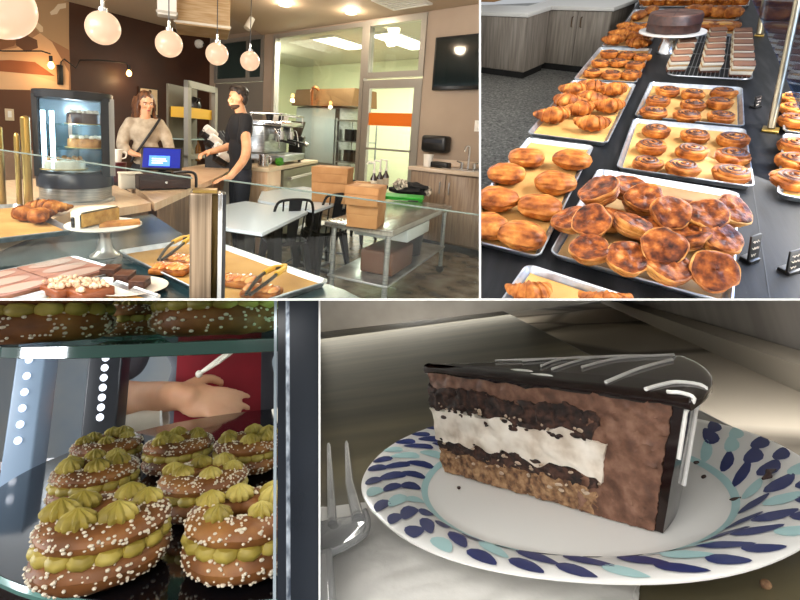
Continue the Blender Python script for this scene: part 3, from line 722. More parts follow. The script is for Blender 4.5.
build_person('man','man with short dark hair in a black T-shirt leaning one hand on the counter',TM,
    [([(0,.03,sh-.02),(0,.01,sh+.06),(0,-.01,sh+.12)],[.075,.06,.058]),
     ([(.17,.01,sh-.04),(.225,-.01,sh-.15),tuple(elb),tuple(wr)],[.058,.055,.047,.031]),
     ([(-.17,.01,sh-.04),(-.23,-.01,sh-.17),(-.24,-.03,sh-.32),(-.20,-.27,sh-.40)],[.058,.055,.046,.031]),
     ([(-.08,.02,sh-.66),(-.09,.01,sh-1.0),(-.09,.04,.08)],[.09,.07,.05]),([(.08,.02,sh-.66),(.09,.01,sh-1.0),(.09,.04,.08)],[.09,.07,.05]),
     ([(-.09,.04,.05),(-.09,-.15,.038)],[.048,.038]),([(.09,.04,.05),(.09,-.15,.038)],[.048,.038])],
    [((0,.01,sh-.15),(.16,.10,.18)),((0,.01,sh-.38),(.14,.095,.2)),((0,.02,sh-.6),(.15,.11,.14))],Th,
    [((tuple(wr),(.1,-1,-.25),(0,0,1),(-1,0,0)),dict(s=1.02,curl=.2)),(((-.20,-.27,sh-.40),(.3,-.9,-.2),(0,-.1,1),(1,0,0)),dict(s=1.0,curl=.5))],
    m_shirt,mat('black_tshirt','0E1016',.85,bump=.2,bscale=20),m_low,mat('navy_trousers','181C28',.8),m_hair,mat('black_hair','1B120D',.5,cols=['140D09','2A1B12'],scale=40),'1A100A','A0584C')
mr_ = [o for o in C.objects if o.name.startswith('person')][-1]
part('beard',MB().ell((0,-.012,-.080),(.0575,.0690,.038),24,16,T=Th).noise(.0015,60,2),mat('beard_brown','4A3426',.85),mr_)
# --- till things
def on_counter(x, y, z=zc): return A(x,y,z)
c = on_counter(166,190); s_ = mpp(r,c); fz = face(c,R(16))
t = thing(r,'cash_drawer','dark brown till box on the counter below the tablet','till',T3(c,fz)); w_, h_ = 50*s_, 19*s_
part('case',MB().rbox(-w_/2,w_/2,0,.34,0.006,h_*.8,.008),mat('till_brown','2E1C18',.35),t); part('drawer_front',MB().rbox(-w_/2+.01,w_/2-.01,-.008,.004,.012,h_*.55,.004),mat('till_front','3A231D',.3),t)
part('lock',MB().cyl((.0,-.012,h_*.4),(0,-.004,h_*.4),.009,n=12),mat('chrome','C8C8C8',.2,.9),t)
for sx in (-1,1): part('rubber_foot',MB().cyl((sx*(w_/2-.03),.03,0),(sx*(w_/2-.03),.03,.008),.012,n=10),black,t)
q = Matrix.Rotation(fz,3,'Z') @ Vector((.02,.17,h_*.8+.002)) + c
t = thing(r,'tablet','black tablet with a blue screen on a stand above the till box','tablet',T3(q,fz+R(-20)))
Tt = T3((0,-.02,.11),0,rx=R(-38)); w_, h_ = .30, .21
part('stand',MB().rbox(-.07,.07,-.05,.06,0,.012,.004).box(-.025,.025,-.005,.02,.01,.10),black,t)
part('case',MB().rbox(-w_/2,w_/2,-.008,.012,-h_/2,h_/2,.006,T=Tt),black,t)
part('screen',MB().box(-w_/2+.015,w_/2-.015,-.0095,-.008,-h_/2+.015,h_/2-.015,T=Tt),mat('screen_navy','101A60',.2,emit='1B2FA8',estr=.7),t,'lit dark blue screen',smooth=False)
part('screen_window',MB().box(-.09,.06,-.0115,-.0098,-.075,.02,T=Tt),mat('screen_blue','4A80FF',.2,emit='5A93FF',estr=1.0),t,'bright blue pane on screen',smooth=False)
part('screen_row',MB().box(-.07,.03,-.0125,-.0118,-.015,-.005,T=Tt).box(-.07,.04,-.0125,-.0118,-.035,-.025,T=Tt).box(-.07,.01,-.0125,-.0118,-.055,-.045,T=Tt),mat('screen_white','DDE8FF',.2,emit='DDE8FF',estr=.8),t,smooth=False)
c = on_counter(132,189); s_ = mpp(r,c); t = thing(r,'napkin_box','white square box on the counter left of the till box','box',T3(c,face(c,R(10)))); w_=20*s_
part('box_body',MB().rbox(-w_/2,w_/2,0,.12,0,14*s_,.006),mat('white_card','E2DACB',.6),t); part('lid',MB().rbox(-w_/2-.004,w_/2+.004,-.004,.124,14*s_,16*s_,.004),mat('white_card','E2DACB',.6),t)
c = A(117,181,zc); s_ = mpp(r,c); hk = 19*s_
t = thing(r,'canister','dark red canister on the counter right of the cake case, under a white cup','canister',T3(c,face(c))); part('can_body',MB().lathe([(.0001,0),(.07,0),(.072,.01),(.072,hk-.02),(.0001,hk-.02)],24),mat('dark_red','4A1218',.35),t); part('lid',MB().lathe([(.0001,hk-.02),(.075,hk-.02),(.075,hk-.002),(.0001,hk)],24),mat('dark_red','4A1218',.35),t)
c = c+Vector((0,0,hk+.001)); t = thing(r,'mug','white cup standing on the dark red canister','cup',T3(c,face(c)))
c2 = .04; part('cup_body',MB().lathe([(.0001,0),(.034,0),(.045,.09),(.047,.10),(.043,.10),(.033,.012),(.0001,.01)],24,T=Matrix.Scale(1.05,4)),mat('white_china','EDE8E0',.25),t); part('handle',MB().tube(smoothpath([(.043,0,.085),(.072,0,.08),(.068,0,.04),(.040,0,.028)]),.006,8),mat('white_china','EDE8E0',.25),t)
c = on_counter(196,191); hh = r.vert(196,172,c)-zc
solo(r,'cable_arm',MB().tube(smoothpath([(0,0,0),(0,0,hh*.7),(-.02,0,hh*.95),(-.08,0,hh),(-.16,.03,hh*.92)]),.011,8).cyl((0,0,0),(0,0,.012),.03),black,'thin black bent arm on the counter edge right of the till box','stand',T3(c,face(c)))
# cup lid rack
c = on_counter(221,168); s_ = mpp(r,c); fz = face(c,R(-8)); W_, H_ = 31*s_, 37*s_
t = thing(r,'lid_rack','black slanted rack of cup lids on the counter before the man','rack',T3(c,fz))
part('side_panel',MB().add([(-W_/2,0,0),(W_/2*.7,0,0),(W_/2,0,H_*.35),(-W_*.05,0,H_),(-W_/2,0,H_*.6),(-W_/2,.05,0),(W_/2*.7,.05,0),(W_/2,.05,H_*.35),(-W_*.05,.05,H_),(-W_/2,.05,H_*.6)],[(0,1,2,3,4),(9,8,7,6,5)]+[(i,5+i,5+(i+1)%5,(i+1)%5) for i in range(5)]),black,t,smooth=False)
part('side_panel',MB().add([(-W_/2,.25,0),(W_/2*.7,.25,0),(W_/2,.25,H_*.35),(-W_*.05,.25,H_),(-W_/2,.25,H_*.6),(-W_/2,.3,0),(W_/2*.7,.3,0),(W_/2,.3,H_*.35),(-W_*.05,.3,H_),(-W_/2,.3,H_*.6)],[(0,1,2,3,4),(9,8,7,6,5)]+[(i,5+i,5+(i+1)%5,(i+1)%5) for i in range(5)]),black,t,smooth=False)
part('back_panel',MB().box(-W_/2,W_/2*.6,.05,.25,0,H_*.3),black,t,smooth=False)
cupm = mat('lid_white','DAD6CE',.4); lidm = mat('lid_black','16161A',.3)
lw = ['top','second','third','bottom']
for k in range(4):
    f = k/3; base = Vector((-W_*.15+f*W_*.42, -.02, H_*.86-f*H_*.62))
    T_ = T3(c,fz) @ Matrix.Translation(base) @ Matrix.Rotation(R(-52),4,'Y') @ Matrix.Rotation(R(35),4,'X')
    for col,m,off in (('white',cupm,0),('black',lidm,-.075)):
        solo(r,'cup_lid',MB().lathe([(.0001,.0),(.04,0),(.045,.05),(.05,.055),(.05,.17),(.047,.17),(.0001,.165)],20,T=Matrix.Translation((off,0,0))),m,'%s stack of %s lids in the slanted black rack'%(lw[k]+('most' if k in (0,3) else ''),col),'lids',T_,'cup lids in the slanted rack')
# bottles by the cabinet
for k,(x,y0,y1,lab) in enumerate(((191,162,141,'clear syrup bottle nearer the woman on the back of the counter'),(198,161,137,'amber syrup bottle nearer the lid rack on the back of the counter'))):
    c = A(x,y0,zc); h_ = r.vert(x,y1,c)-zc; t = thing(r,'syrup_bottle',lab,'bottle',T3(c),'syrup bottles on the counter')
    part('bottle_body',MB().lathe([(.0001,0),(.036,0),(.038,.01),(.038,h_*.55),(.014,h_*.75),(.014,h_*.88),(.0001,h_*.88)],20),mat('bottle_%d'%k,('9A9482','8A5A20')[k],.12,trans=.3),t); part('cap',MB().cyl((0,0,h_*.88),(0,0,h_),.016,.012),black if k else mat('chrome','C8C8C8',.2,.9),t)
zb = 1.02
# --- back counter with the espresso machine
c0, c1 = A(270,168,zb), A(318,160,zb); dx_ = (c1-c0); dx_.z=0; L_ = dx_.length; rz_ = math.atan2(dx_.y,dx_.x); Tb = T3((c0.x,c0.y,0),rz_)
t = thing(r,'back_counter','olive back counter with a long pull handle below the espresso machine','counter',Tb)
olive = mat('olive_steel','6A6650',.4,.3)
part('worktop',MB().rbox(-.02,L_,0,.42,zb-.05,zb,.008),mat('cream_top','C9B594',.4),t); part('carcass',MB().box(0,L_*.22,.03,.38,0,zb-.052),wood,t,'oak end panel'); part('drawer_front',MB().rbox(L_*.24,L_-.02,.01,.38,.1,zb-.06,.01),olive,t)
part('handle',MB().cyl((L_*.3,-.04,zb-.17),(L_*.85,-.04,zb-.17),.018,n=10).cyl((L_*.32,-.04,zb-.17),(L_*.32,.02,zb-.17),.012).cyl((L_*.83,-.04,zb-.17),(L_*.83,.02,zb-.17),.012),mat('satin_aluminium','A9A49B',.35,.55),t)
part('lower_drawer',MB().rbox(L_*.24,L_-.02,-.0,.0,.1,.4,.0) if 0 else MB().rbox(L_*.25,L_-.03,.0,.02,.12,.42,.006),olive,t)
chrome = mat('chrome','C8C8C8',.2,.9)
def loc(v): return Tb @ Vector(v)
t = thing(r,'espresso_machine','chrome espresso machine with two groups beside the man','coffee machine',Tb @ T3((L_*.45,.26,zb+.001),0,s=1.05))
part('drip_base',MB().rbox(-.42,.42,-.24,.24,0.04,.12,.01),steel,t); part('body',MB().rbox(-.40,.40,.02,.22,.12,.46,.02),steel,t); part('cup_rail',MB().tube([(-.42,-.2,.60),(.42,-.2,.60),(.42,.2,.60),(-.42,.2,.60)],.010,8,closed=True),chrome,t)
part('top_tray',MB().rbox(-.42,.42,-.2,.22,.46,.52,.01),chrome,t)
for sx in (-1,1):
    for sy in (-1,1): part('leg',MB().cyl((sx*.36,sy*.18,0),(sx*.36,sy*.18,.05),.02,n=10),black,t); part('rail_post',MB().cyl((sx*.41,sy*.19,.5),(sx*.41,sy*.19,.6),.008,n=8),chrome,t)
    g = part('group_head',MB().cyl((sx*.18,-.10,.30),(sx*.18,-.10,.40),.045,.05,n=16).rbox(sx*.18-.04,sx*.18+.04,-.12,.04,.36,.46,.01),chrome,t)
    part('portafilter',MB().cyl((sx*.18,-.10,.27),(sx*.18,-.10,.30),.04,n=16).cyl((sx*.18,-.12,.285),(sx*.18,-.30,.25),.014,.018,n=10),dark,g)
    part('steam_wand',MB().tube(smoothpath([(sx*.34,-.02,.42),(sx*.37,-.12,.40),(sx*.37,-.16,.2)]),.008,8),chrome,t)
part('gauge',MB().cyl((0,.02,.30),(0,.0,.30),.04,n=16),mat('white_enamel','E6E4DE',.4),t)
for k,x in enumerate((-.30,-.12,.06,.24)):
    solo(r,'coffee_cup',MB().lathe([(.0001,0),(.03,0),(.04,.06),(.037,.06),(.028,.006),(.0001,.005)],16,T=Matrix.Scale(1.3,4)),mat('white_china','EDE8E0',.25) if k%2 else dark,'%s cup on top of the espresso machine, %s'%('white' if k%2 else 'black',('nearest the man','second from the man','third from the man','farthest from the man')[k]),'cup',Tb @ T3((L_*.45+x*1.05,.26,zb+.548)),'cups on the espresso machine')
c = loc((L_*.30,.035,zb)); solo(r,'green_cloth',blob_mb(.11,.04,.05,3,.5),mat('green_cloth','3F8F1E',.8,bump=.3),'bright green cloth crumpled on the back counter edge','cloth',Tb @ T3((L_*.22,.05,zb+.001)))
t = thing(r,'coffee_grinder','dark coffee grinder beside the espresso machine','grinder',Tb @ T3((L_*.9,.28,zb+.001)))
part('body',MB().rbox(-.09,.09,-.1,.12,0,.36,.02),dark,t); part('hopper',MB().lathe([(.05,.36),(.11,.56),(.11,.58),(.0001,.58)],20),mat('smoke_plastic','4A4038',.2),t); part('spout',MB().cyl((0,-.1,.26),(0,-.16,.22),.03),chrome,t)
t = thing(r,'milk_jug','steel milk jug on the oak end of the back counter','jug',Tb @ T3((.09,.12,zb),R(-100))); part('jug_body',MB().lathe([(.0001,0),(.06,0),(.065,.02),(.05,.11),(.055,.14),(.05,.14),(.045,.11),(.058,.02),(.0001,.01)],20),chrome,t); part('handle',MB().tube(smoothpath([(.05,0,.12),(.10,0,.11),(.10,0,.05),(.062,0,.03)]),.008,8),chrome,t)

# --- kraft boxes, bottles, green boards and bundle on the steel table
zt_ = .75
tp = [A(393,231,zt_),A(440,193,zt_)]; ud = (tp[1]-tp[0]); ud.z=0; Lt = 1.7; ud.normalize(); ud = Matrix.Rotation(R(-9),3,'Z') @ ud; vd = Vector((-ud.y,ud.x,0)); rzt = math.atan2(ud.y,ud.x)
tb_T = T3((tp[0].x,tp[0].y,0),rzt)
def tl(x,y,z=zt_):
    v = tb_T.inverted() @ A(x,y,z); return v
# ---- steel work table
kraft = mat('kraft_card','A8794A',.8,cols=['9F7043','B28454'],scale=6)
Wt = .60
t = thing(r,'work_table','stainless steel work table carrying kraft boxes and green boards','table',tb_T)
part('table_top',MB().rbox(0,Lt,0,Wt,zt_-.05,zt_,.008),mat('steel_top','A7A6A0',.22,.85,cols=['9A9994','B5B4AE'],scale=4,stretch=(1,14,1)),t)
for lx in (.06,Lt-.06):
    for ly in (.06,Wt-.06):
        lg = part('leg',MB().cyl((lx,ly,.07),(lx,ly,zt_-.05),.022,n=12),steel,t); part('caster',MB().cyl((lx-.02,ly,.04),(lx+.02,ly,.04),.04,n=16),black,lg)
part('lower_shelf',MB().rbox(.03,Lt-.03,.03,Wt-.03,.28,.30,.006),steel,t)
part('drawer',MB().rbox(.35,Lt*.55,.005,.5,zt_-.16,zt_-.055,.006),mat('pale_steel','AEBCC0',.25,.5),t,'shallow steel drawer')
solo(r,'storage_tub',MB().rbox(0,.5,0,.3,0,.20,.02),mat('brown_tub','5A3A26',.5),'brown tub on the lower shelf of the steel table','tub',tb_T @ T3((.25,.08,.302)))
solo(r,'waste_bin',MB().lathe([(.0001,0),(.12,0),(.14,.24),(.15,.25),(.0001,.245)],20),black,'black bin on the lower shelf of the steel table','bin',tb_T @ T3((1.1,.25,.302)))
def carton(x0,x1,ytop,ybot,z,lab,dep=.36,lid=True,rot=0,group='kraft cartons'):
    p = A((x0+x1)/2,ybot,z+.0015); s_ = mpp(r,p); fz = face(p,R(-14)+rot); W_ = (x1-x0)*s_*.92; H_ = (ybot-ytop)*s_
    q = thing(r,'carton',lab,'box',T3(p,fz),group)
    part('box_body',MB().rbox(-W_/2,W_/2,0,dep,0,H_*.78,.004),kraft,q); part('box_lid',MB().rbox(-W_/2-.004,W_/2+.004,-.005,dep+.004,H_*.58,H_,.004),kraft,q)
    part('paper_label',MB().box(-W_*.2,W_*.2,dep*.25,dep*.7,H_,H_+.0012),mat('label_tan','C09A68',.7),q,smooth=False)
    return p, H_, s_
p,H1,_ = carton(309,349,183,203,.75,'kraft carton under another one, stack on the farther white table',.30)
carton(309,349,167.5,183,.75+H1+.002,'kraft carton with a plain lid, top of the stack on the white table',.30)
p,H1,_ = carton(344,378,205,228,zt_,'lower kraft carton of the stack on the steel table corner',.30)
carton(343,379,187,206,zt_+H1+.002,'kraft carton topping the stack on the steel table',.30)
carton(352,368,182,194,.75,'small kraft carton behind the two stacks',.14)
for k,(x,lab) in enumerate(((373,'dark syrup bottle with a white pump, nearest the kraft stacks'),(379,'middle dark syrup bottle with a white pump on the steel table'),(385,'dark syrup bottle with a white pump, nearest the green boards'))):
    c = A(x,191-k*1.2,zt_); s_ = mpp(r,c); h_ = 30*s_; q = thing(r,'pump_bottle',lab,'bottle',T3(c,face(c)),'pump bottles on the steel table')
    part('bottle_body',MB().lathe([(.0001,0),(.042,0),(.044,.01),(.044,h_*.42),(.016,h_*.55),(.016,h_*.62),(.0001,h_*.62)],20),mat('syrup_dark','2A1712',.12,coat=.5),q)
    part('paper_label',MB().lathe([(.0445,h_*.12),(.0445,h_*.36)],20,cap=False),mat('label_cream','D8CDB8',.6),q)
    part('pump',MB().cyl((0,0,h_*.62),(0,0,h_*.96),.011,n=10).tube([(0,0,h_*.93),(-.07,0,h_*.97),(-.10,0,h_*.88)],.011,8).cyl((0,0,h_*.6),(0,0,h_*.68),.02,n=12),mat('white_plastic','E4E0D8',.35),q)
gp = A(402,207,zt_); s_ = mpp(r,gp); fz = rzt+R(-62)
for k,(dz,dr,lab) in enumerate(((0,0,'lower bright green cutting board on the steel table'),(.022,R(4),'upper bright green cutting board with the dark cleaver on it'))):
    q = thing(r,'cutting_board',lab,'board',T3(A(404,199,zt_)+Vector((0,0,dz+.001)),face(gp,R(-8))+dr),'green cutting boards')
    part('board',MB().rbox(-.22,.22,-.16,.16,0,.018,.006),mat('green_plastic','1E9A22',.45),q)
    part('grip_slot',MB().rbox(-.05,.05,-.145,-.125,.0175,.0195,.0008),mat('slot_dark','0E4A14',.6),q)
q = thing(r,'cleaver','dark cleaver lying on the upper green board','knife',T3(A(402,201,zt_+.045)+Vector((0,0,0)),face(gp)))
part('blade',MB().box(-.10,.06,-.025,.025,0,.003),mat('dark_blade','26302B',.3,.7),q); part('handle',MB().rbox(.06,.17,-.012,.012,0,.014,.004),black,q)
c = A(409,195,zt_); q = thing(r,'towel_bundle','crumpled black and cream towel bundle behind the green boards','towel',T3(c+Vector((0,0,.004)),face(c),s=.85))
part('dark_towel',blob_mb(.26,.13,.09,5,.45,nu=40,nv=24).noise(.02,14,3),mat('black_cloth','17171A',.85,bump=.3),q)
part('cream_towel',blob_mb(.12,.11,.07,9,.5,nu=36,nv=22).noise(.018,16,6).xf(Matrix.Translation((-.12,-.03,.07))),mat('cream_cloth','D9CDBB',.85,cols=['D9CDBB','6A6258','E6DCCB'],scale=18,bump=.3),q,'patterned cream towel')
part('towel_corner',blob_mb(.05,.05,.07,12,.5,nu=24,nv=14).noise(.014,20,2).xf(Matrix.Translation((.27,.02,.0))),mat('cream_cloth','D9CDBB',.85),q)
# ---- white dining tables and black metal chairs
laminate = mat('white_laminate','DCE6F2',.16,spec=.6)
def dining_table(pts, lab, legs):
    q = [A(x,y,.75) for x,y in pts]; c = sum(q,Vector())/len(q)
    t = thing(r,'dining_table',lab,'table',T3((c.x,c.y,0)),'white dining tables'); loc_ = [v-Vector((c.x,c.y,0)) for v in q]
    part('table_top',MB().prism([(v.x,v.y) for v in loc_],.725,.75),laminate,t,smooth=False)
    part('edge_band',MB().prism([(v.x*.99,v.y*.99) for v in loc_],.715,.724),dark,t,smooth=False)
    for f in legs:
        x_ = sum(v.x*w for v,w in zip(loc_,f)); y_ = sum(v.y*w for v,w in zip(loc_,f))
        lg = part('pedestal',MB().rbox(x_-.05,x_+.05,y_-.05,y_+.05,.02,.72,.01),dark,t); part('foot_plate',MB().rbox(x_-.26,x_+.26,y_-.04,y_+.04,0,.025,.006).rbox(x_-.04,x_+.04,y_-.26,y_+.26,0,.025,.006),dark,lg)
dining_table([(262,233),(308,211),(246,201),(212,207),(222,227)],'nearer white dining table beside the metal corner post',((.5,.05,.05,.1,.3),(.1,.5,.3,.05,.05)))
dining_table([(315,210.5),(356,196),(304,186.5),(262,190.5),(258,200)],'farther white dining table reaching the kraft boxes',((.4,.3,.1,.1,.1),(.1,.3,.4,.1,.1)))
def metal_chair(T, lab):
    t = thing(r,'metal_chair',lab,'chair',T,'black metal dining chairs'); m = mat('gunmetal','1A1B1F',.28,.6); sh_ = .45
    part('seat',loft(MB(),[ring(.34,.34,.07,sh_-.035),ring(.36,.36,.08,sh_-.005),ring(.35,.35,.075,sh_),ring(.25,.25,.06,sh_-.012)]),m,t)
    for sx in (-1,1):
        for sy in (-1,1):
            part('leg',loft(MB(),[[(sx*.14+a*.035+0,sy*.14+b*.035,sh_-.02) for a,b in ((-1,-1),(1,-1),(1,1),(-1,1))],[(sx*.20+a*.016,sy*.20+b*.016,0.0) for a,b in ((-1,-1),(1,-1),(1,1),(-1,1))]]),m,t,smooth=False)
    part('back_frame',MB().tube(smoothpath([(-.17,.15,sh_-.02),(-.19,.20,.62),(-.17,.235,.80),(-.10,.25,.85),(.10,.25,.85),(.17,.235,.80),(.19,.20,.62),(.17,.15,sh_-.02)],5),.013,8),m,t)
    part('back_splat',MB().add([(-.045,.165,sh_-.01),(.045,.165,sh_-.01),(.06,.255,.845),(-.06,.255,.845),(-.045,.170,sh_-.01),(.045,.170,sh_-.01),(.06,.260,.845),(-.06,.260,.845)],[(0,1,2,3),(7,6,5,4),(0,4,5,1),(1,5,6,2),(2,6,7,3),(3,7,4,0)]),m,t,smooth=False)
    for sx in (-1,1): part('back_bar',MB().cyl((sx*.09,.16,sh_-.01),(sx*.11,.25,.845),.008,n=8),m,t)
    part('stretcher',MB().cyl((-.17,-.17,.2),(.17,.17,.2),.009,n=8).cyl((-.17,.17,.2),(.17,-.17,.2),.009,n=8),m,t)
for x,y,a,lab in ((322,270,215,'black metal chair at the end of the white tables, nearest the steel table'),(283,284,200,'black metal chair at the long side of the nearer white table'),(356,240,150,'black metal chair farthest back, beside the kraft cartons')):
    c = A(x,y,0); metal_chair(T3(c,face(c,R(a))),lab)
# ---- sink unit
cabm = mat('ash_laminate','8B7663',.5,cols=['7E6A58','8E7965','9A8672'],scale=5,stretch=(8,8,.5),bump=.03)
q0, q1 = AY(411,170,YB-.62), AY(530,170,YB-.62); zs_ = AY(440,169,YB-.62).z
t = thing(r,'sink_unit','ash wood sink cabinet with a pale top under the television','cabinet',T3((q0.x,YB-.63,0))); Wc = q1.x-q0.x
part('worktop',MB().rbox(-.03,Wc,-.03,.62,zs_-.05,zs_,.006),mat('pale_top','C9B49E',.35),t); part('body',MB().box(0,Wc,.02,.61,.10,zs_-.052),cabm,t); part('plinth',MB().box(.02,Wc,.07,.6,0,.10),dark,t)
for k in range(3):
    xa, xb = .03+k*(Wc-.03)/3, .03+(k+1)*(Wc-.03)/3-.012
    d_ = part('cabinet_door',MB().rbox(xa,xb,0,.02,.13,zs_-.07,.003),cabm,t,ang=20)
    hx_ = xb-.06 if k%2==0 else xa+.06; part('handle',MB().cyl((hx_,-.03,zs_-.32),(hx_,-.03,zs_-.16),.008,n=8).cyl((hx_,-.03,zs_-.31),(hx_,0,zs_-.31),.006,n=6).cyl((hx_,-.03,zs_-.17),(hx_,0,zs_-.17),.006,n=6),mat('chrome','C8C8C8',.2,.9),d_)
part('backsplash',MB().box(-.03,Wc,.60,.62,zs_,zs_+.1),mat('pale_top','C9B49E',.35),t)
c = AY(463,168,YB-.35); q = thing(r,'basin_tap','chrome basin and tap set in the pale sink top','sink',T3((c.x,YB-.33,zs_+.001)))
part('basin',loft(MB(),[ring(.50,.36,.05,0),ring(.50,.36,.05,.012),ring(.44,.30,.05,.012),ring(.42,.28,.05,.004)]),chrome,q)
part('spout',MB().tube(smoothpath([(0,.13,.012),(0,.13,.26),(0,.10,.31),(0,.02,.30),(0,-.01,.24)]),.014,10),chrome,q)
for sx in (-1,1): part('tap_lever',MB().cyl((sx*.09,.13,.01),(sx*.09,.13,.09),.02,n=12).cyl((sx*.09,.13,.08),(sx*.16,.11,.10),.010,n=8),chrome,q)
a0, a1 = AY(424,137,YB-.12), AY(447,155,YB-.12); q = thing(r,'towel_dispenser','black paper towel dispenser on the wall left of the tap','dispenser',T3(((a0.x+a1.x)/2,YB-.005,a1.z+.03))); Wd, Hd = abs(a1.x-a0.x), a0.z-a1.z
part('housing',MB().rbox(-Wd/2,Wd/2,-.20,0,0,Hd,.04),black,q); part('paper_slot',MB().box(-Wd/2+.04,Wd/2-.04,-.17,-.05,-.006,0),dark,q); part('window_band',MB().box(-Wd/2+.05,Wd/2-.05,-.203,-.198,Hd*.55,Hd*.75),mat('smoke_band','2B2E36',.1),q)
c = AY(427,166,YB-.42); q = thing(r,'soap_tub','white tub on the pale sink top beside the dispenser','tub',T3((c.x,YB-.40,zs_+.001))); part('tub_body',MB().lathe([(.0001,0),(.06,0),(.065,.15),(.0001,.15)],20),mat('white_plastic','E4E0D8',.35),q); part('lid',MB().lathe([(.0001,.15),(.067,.15),(.067,.17),(.0001,.172)],20),mat('white_plastic','E4E0D8',.35),q)
c = AY(440,166,YB-.42); solo(r,'black_caddy',MB().rbox(-.13,.13,-.07,.07,0,.08,.02),black,'low black caddy on the sink top under the towel dispenser','caddy',T3((c.x,YB-.40,zs_+.001)))
# television and plates
a0, a1 = AY(435.5,37,YB-.1), AY(540,90,YB-.1); Wv, Hv = a1.x-a0.x, AY(440,37,YB-.1).z-AY(440,90,YB-.1).z
t = thing(r,'television','black wall television at the right end of the shop wall','television',T3(((a0.x+a1.x)/2,YB-.02,AY(440,90,YB-.1).z)))
part('casing',MB().rbox(-Wv/2,Wv/2,-.08,-.02,0,Hv,.01),black,t); part('screen',MB().box(-Wv/2+.03,Wv/2-.03,-.084,-.079,.05,Hv-.03),mat('tv_glass','0C1A1C',.06,spec=.8),t,smooth=False); part('wall_mount',MB().box(-.2,.2,-.02,.015,Hv*.3,Hv*.7),dark,t)
c = AY(478,126,YB-.01); q = thing(r,'light_switch','white light switch on the wall below the television','switch',T3((c.x,YB-.003,c.z))); part('plate',MB().rbox(-.05,.05,-.012,0,-.075,.075,.004),mat('white_plastic','E4E0D8',.35),q); part('rocker',MB().rbox(-.02,.02,-.018,-.01,-.04,.04,.003),mat('white_plastic','E4E0D8',.35),q)
struct(r,'baseboard_back',MB().box(xd1+.05,q0.x-.04,YB-.02,YB-.001,0,.12),mat('grey_base','6A6158',.5))

# ================================================================ the display counter in the foreground
zd = .90
q = [A(x,y,zd) for x,y in ((-120,300),(0,253),(80,222),(112,220),(152,214),(206,250),(262,262),(345,290),(420,330),(300,420),(-200,420))]
slate = mat('teal_slate','14262A',.25,cols=['0F1E22','1B3136','263E43'],scale=3.5,detail=8,spec=.3,bump=.01)
c = sum(q,Vector())/len(q); t = thing(r,'display_counter','dark slate display counter with pastry trays in the foreground','counter',T3((c.x,c.y,0)))
part('worktop',MB().prism([(v.x-c.x,v.y-c.y) for v in q],zd-.03,zd),slate,t,smooth=False); part('front_panel',MB().prism([((v.x-c.x)*.97,(v.y-c.y)*.97) for v in q],0,zd-.032),wpanel,t,smooth=False)
# metal corner post
b = A(207,330,zd); s_ = mpp(r,b); hp_ = r.vert(207,193,b)-zd; fz = face(b)
t = thing(r,'corner_post','thick steel corner post of the glass guard in the foreground','post',T3(b+Vector((0,0,.001)),fz)); w_ = 33*s_
part('channel',MB().rbox(-w_/2,w_*.10,-.02,.04,0,hp_,.003),mat('post_steel','8A7866',.35,.85,cols=['6E5F4E','A08D78'],scale=8,stretch=(14,14,.2)),t); part('groove',MB().box(w_*.10,w_*.27,0,.035,0,hp_-.004),mat('groove_gold','4A3A18',.4,.7),t)
part('edge_strip',MB().rbox(w_*.27,w_*.40,-.02,.04,0,hp_,.002),chrome,t); part('seal',MB().rbox(w_*.40,w_*.5,-.018,.04,0,hp_-.002,.002),black,t)
part('cap',MB().box(-w_*.42,w_*.25,-.012,.034,hp_,hp_+.008),mat('brass','A88A4C',.28,.95),t)
# guard glass: left sheet and right sheet
def sheet(pts_px, T_, lab):
    q = [AT(x,y,tt) for (x,y),tt in zip(pts_px,T_)]; n = (q[1]-q[0]).cross(q[2]-q[0]).normalized()
    t = thing(r,'glass_guard',lab,'glass',T3(q[0]),'glass guards of the display counter'); q = [v-q[0] for v in q]
    part('pane',MB().slab(q,.008,n),pane_mat('guard_glass','F6FAF9',.012,.015,.09),t,smooth=False)
    part('edge_strip',MB().tube([q[0],q[1]],.0024,6),mat('glass_edge_green','6E7C74',.25,.2),t,'pale polished top edge')
tb_ = (r.M @ b - CAM).y
sheet([(-60,141),(192,178),(192,262),(-60,268)],[tb_*1.25,tb_*1.02,tb_*1.02,tb_*1.25],'left glass guard sheet in front of the cake case')
sheet([(224,180),(560,226),(560,420),(224,330)],[tb_*1.0,tb_*1.15,tb_*1.15,tb_*1.0],'right glass guard sheet in front of the dining tables')
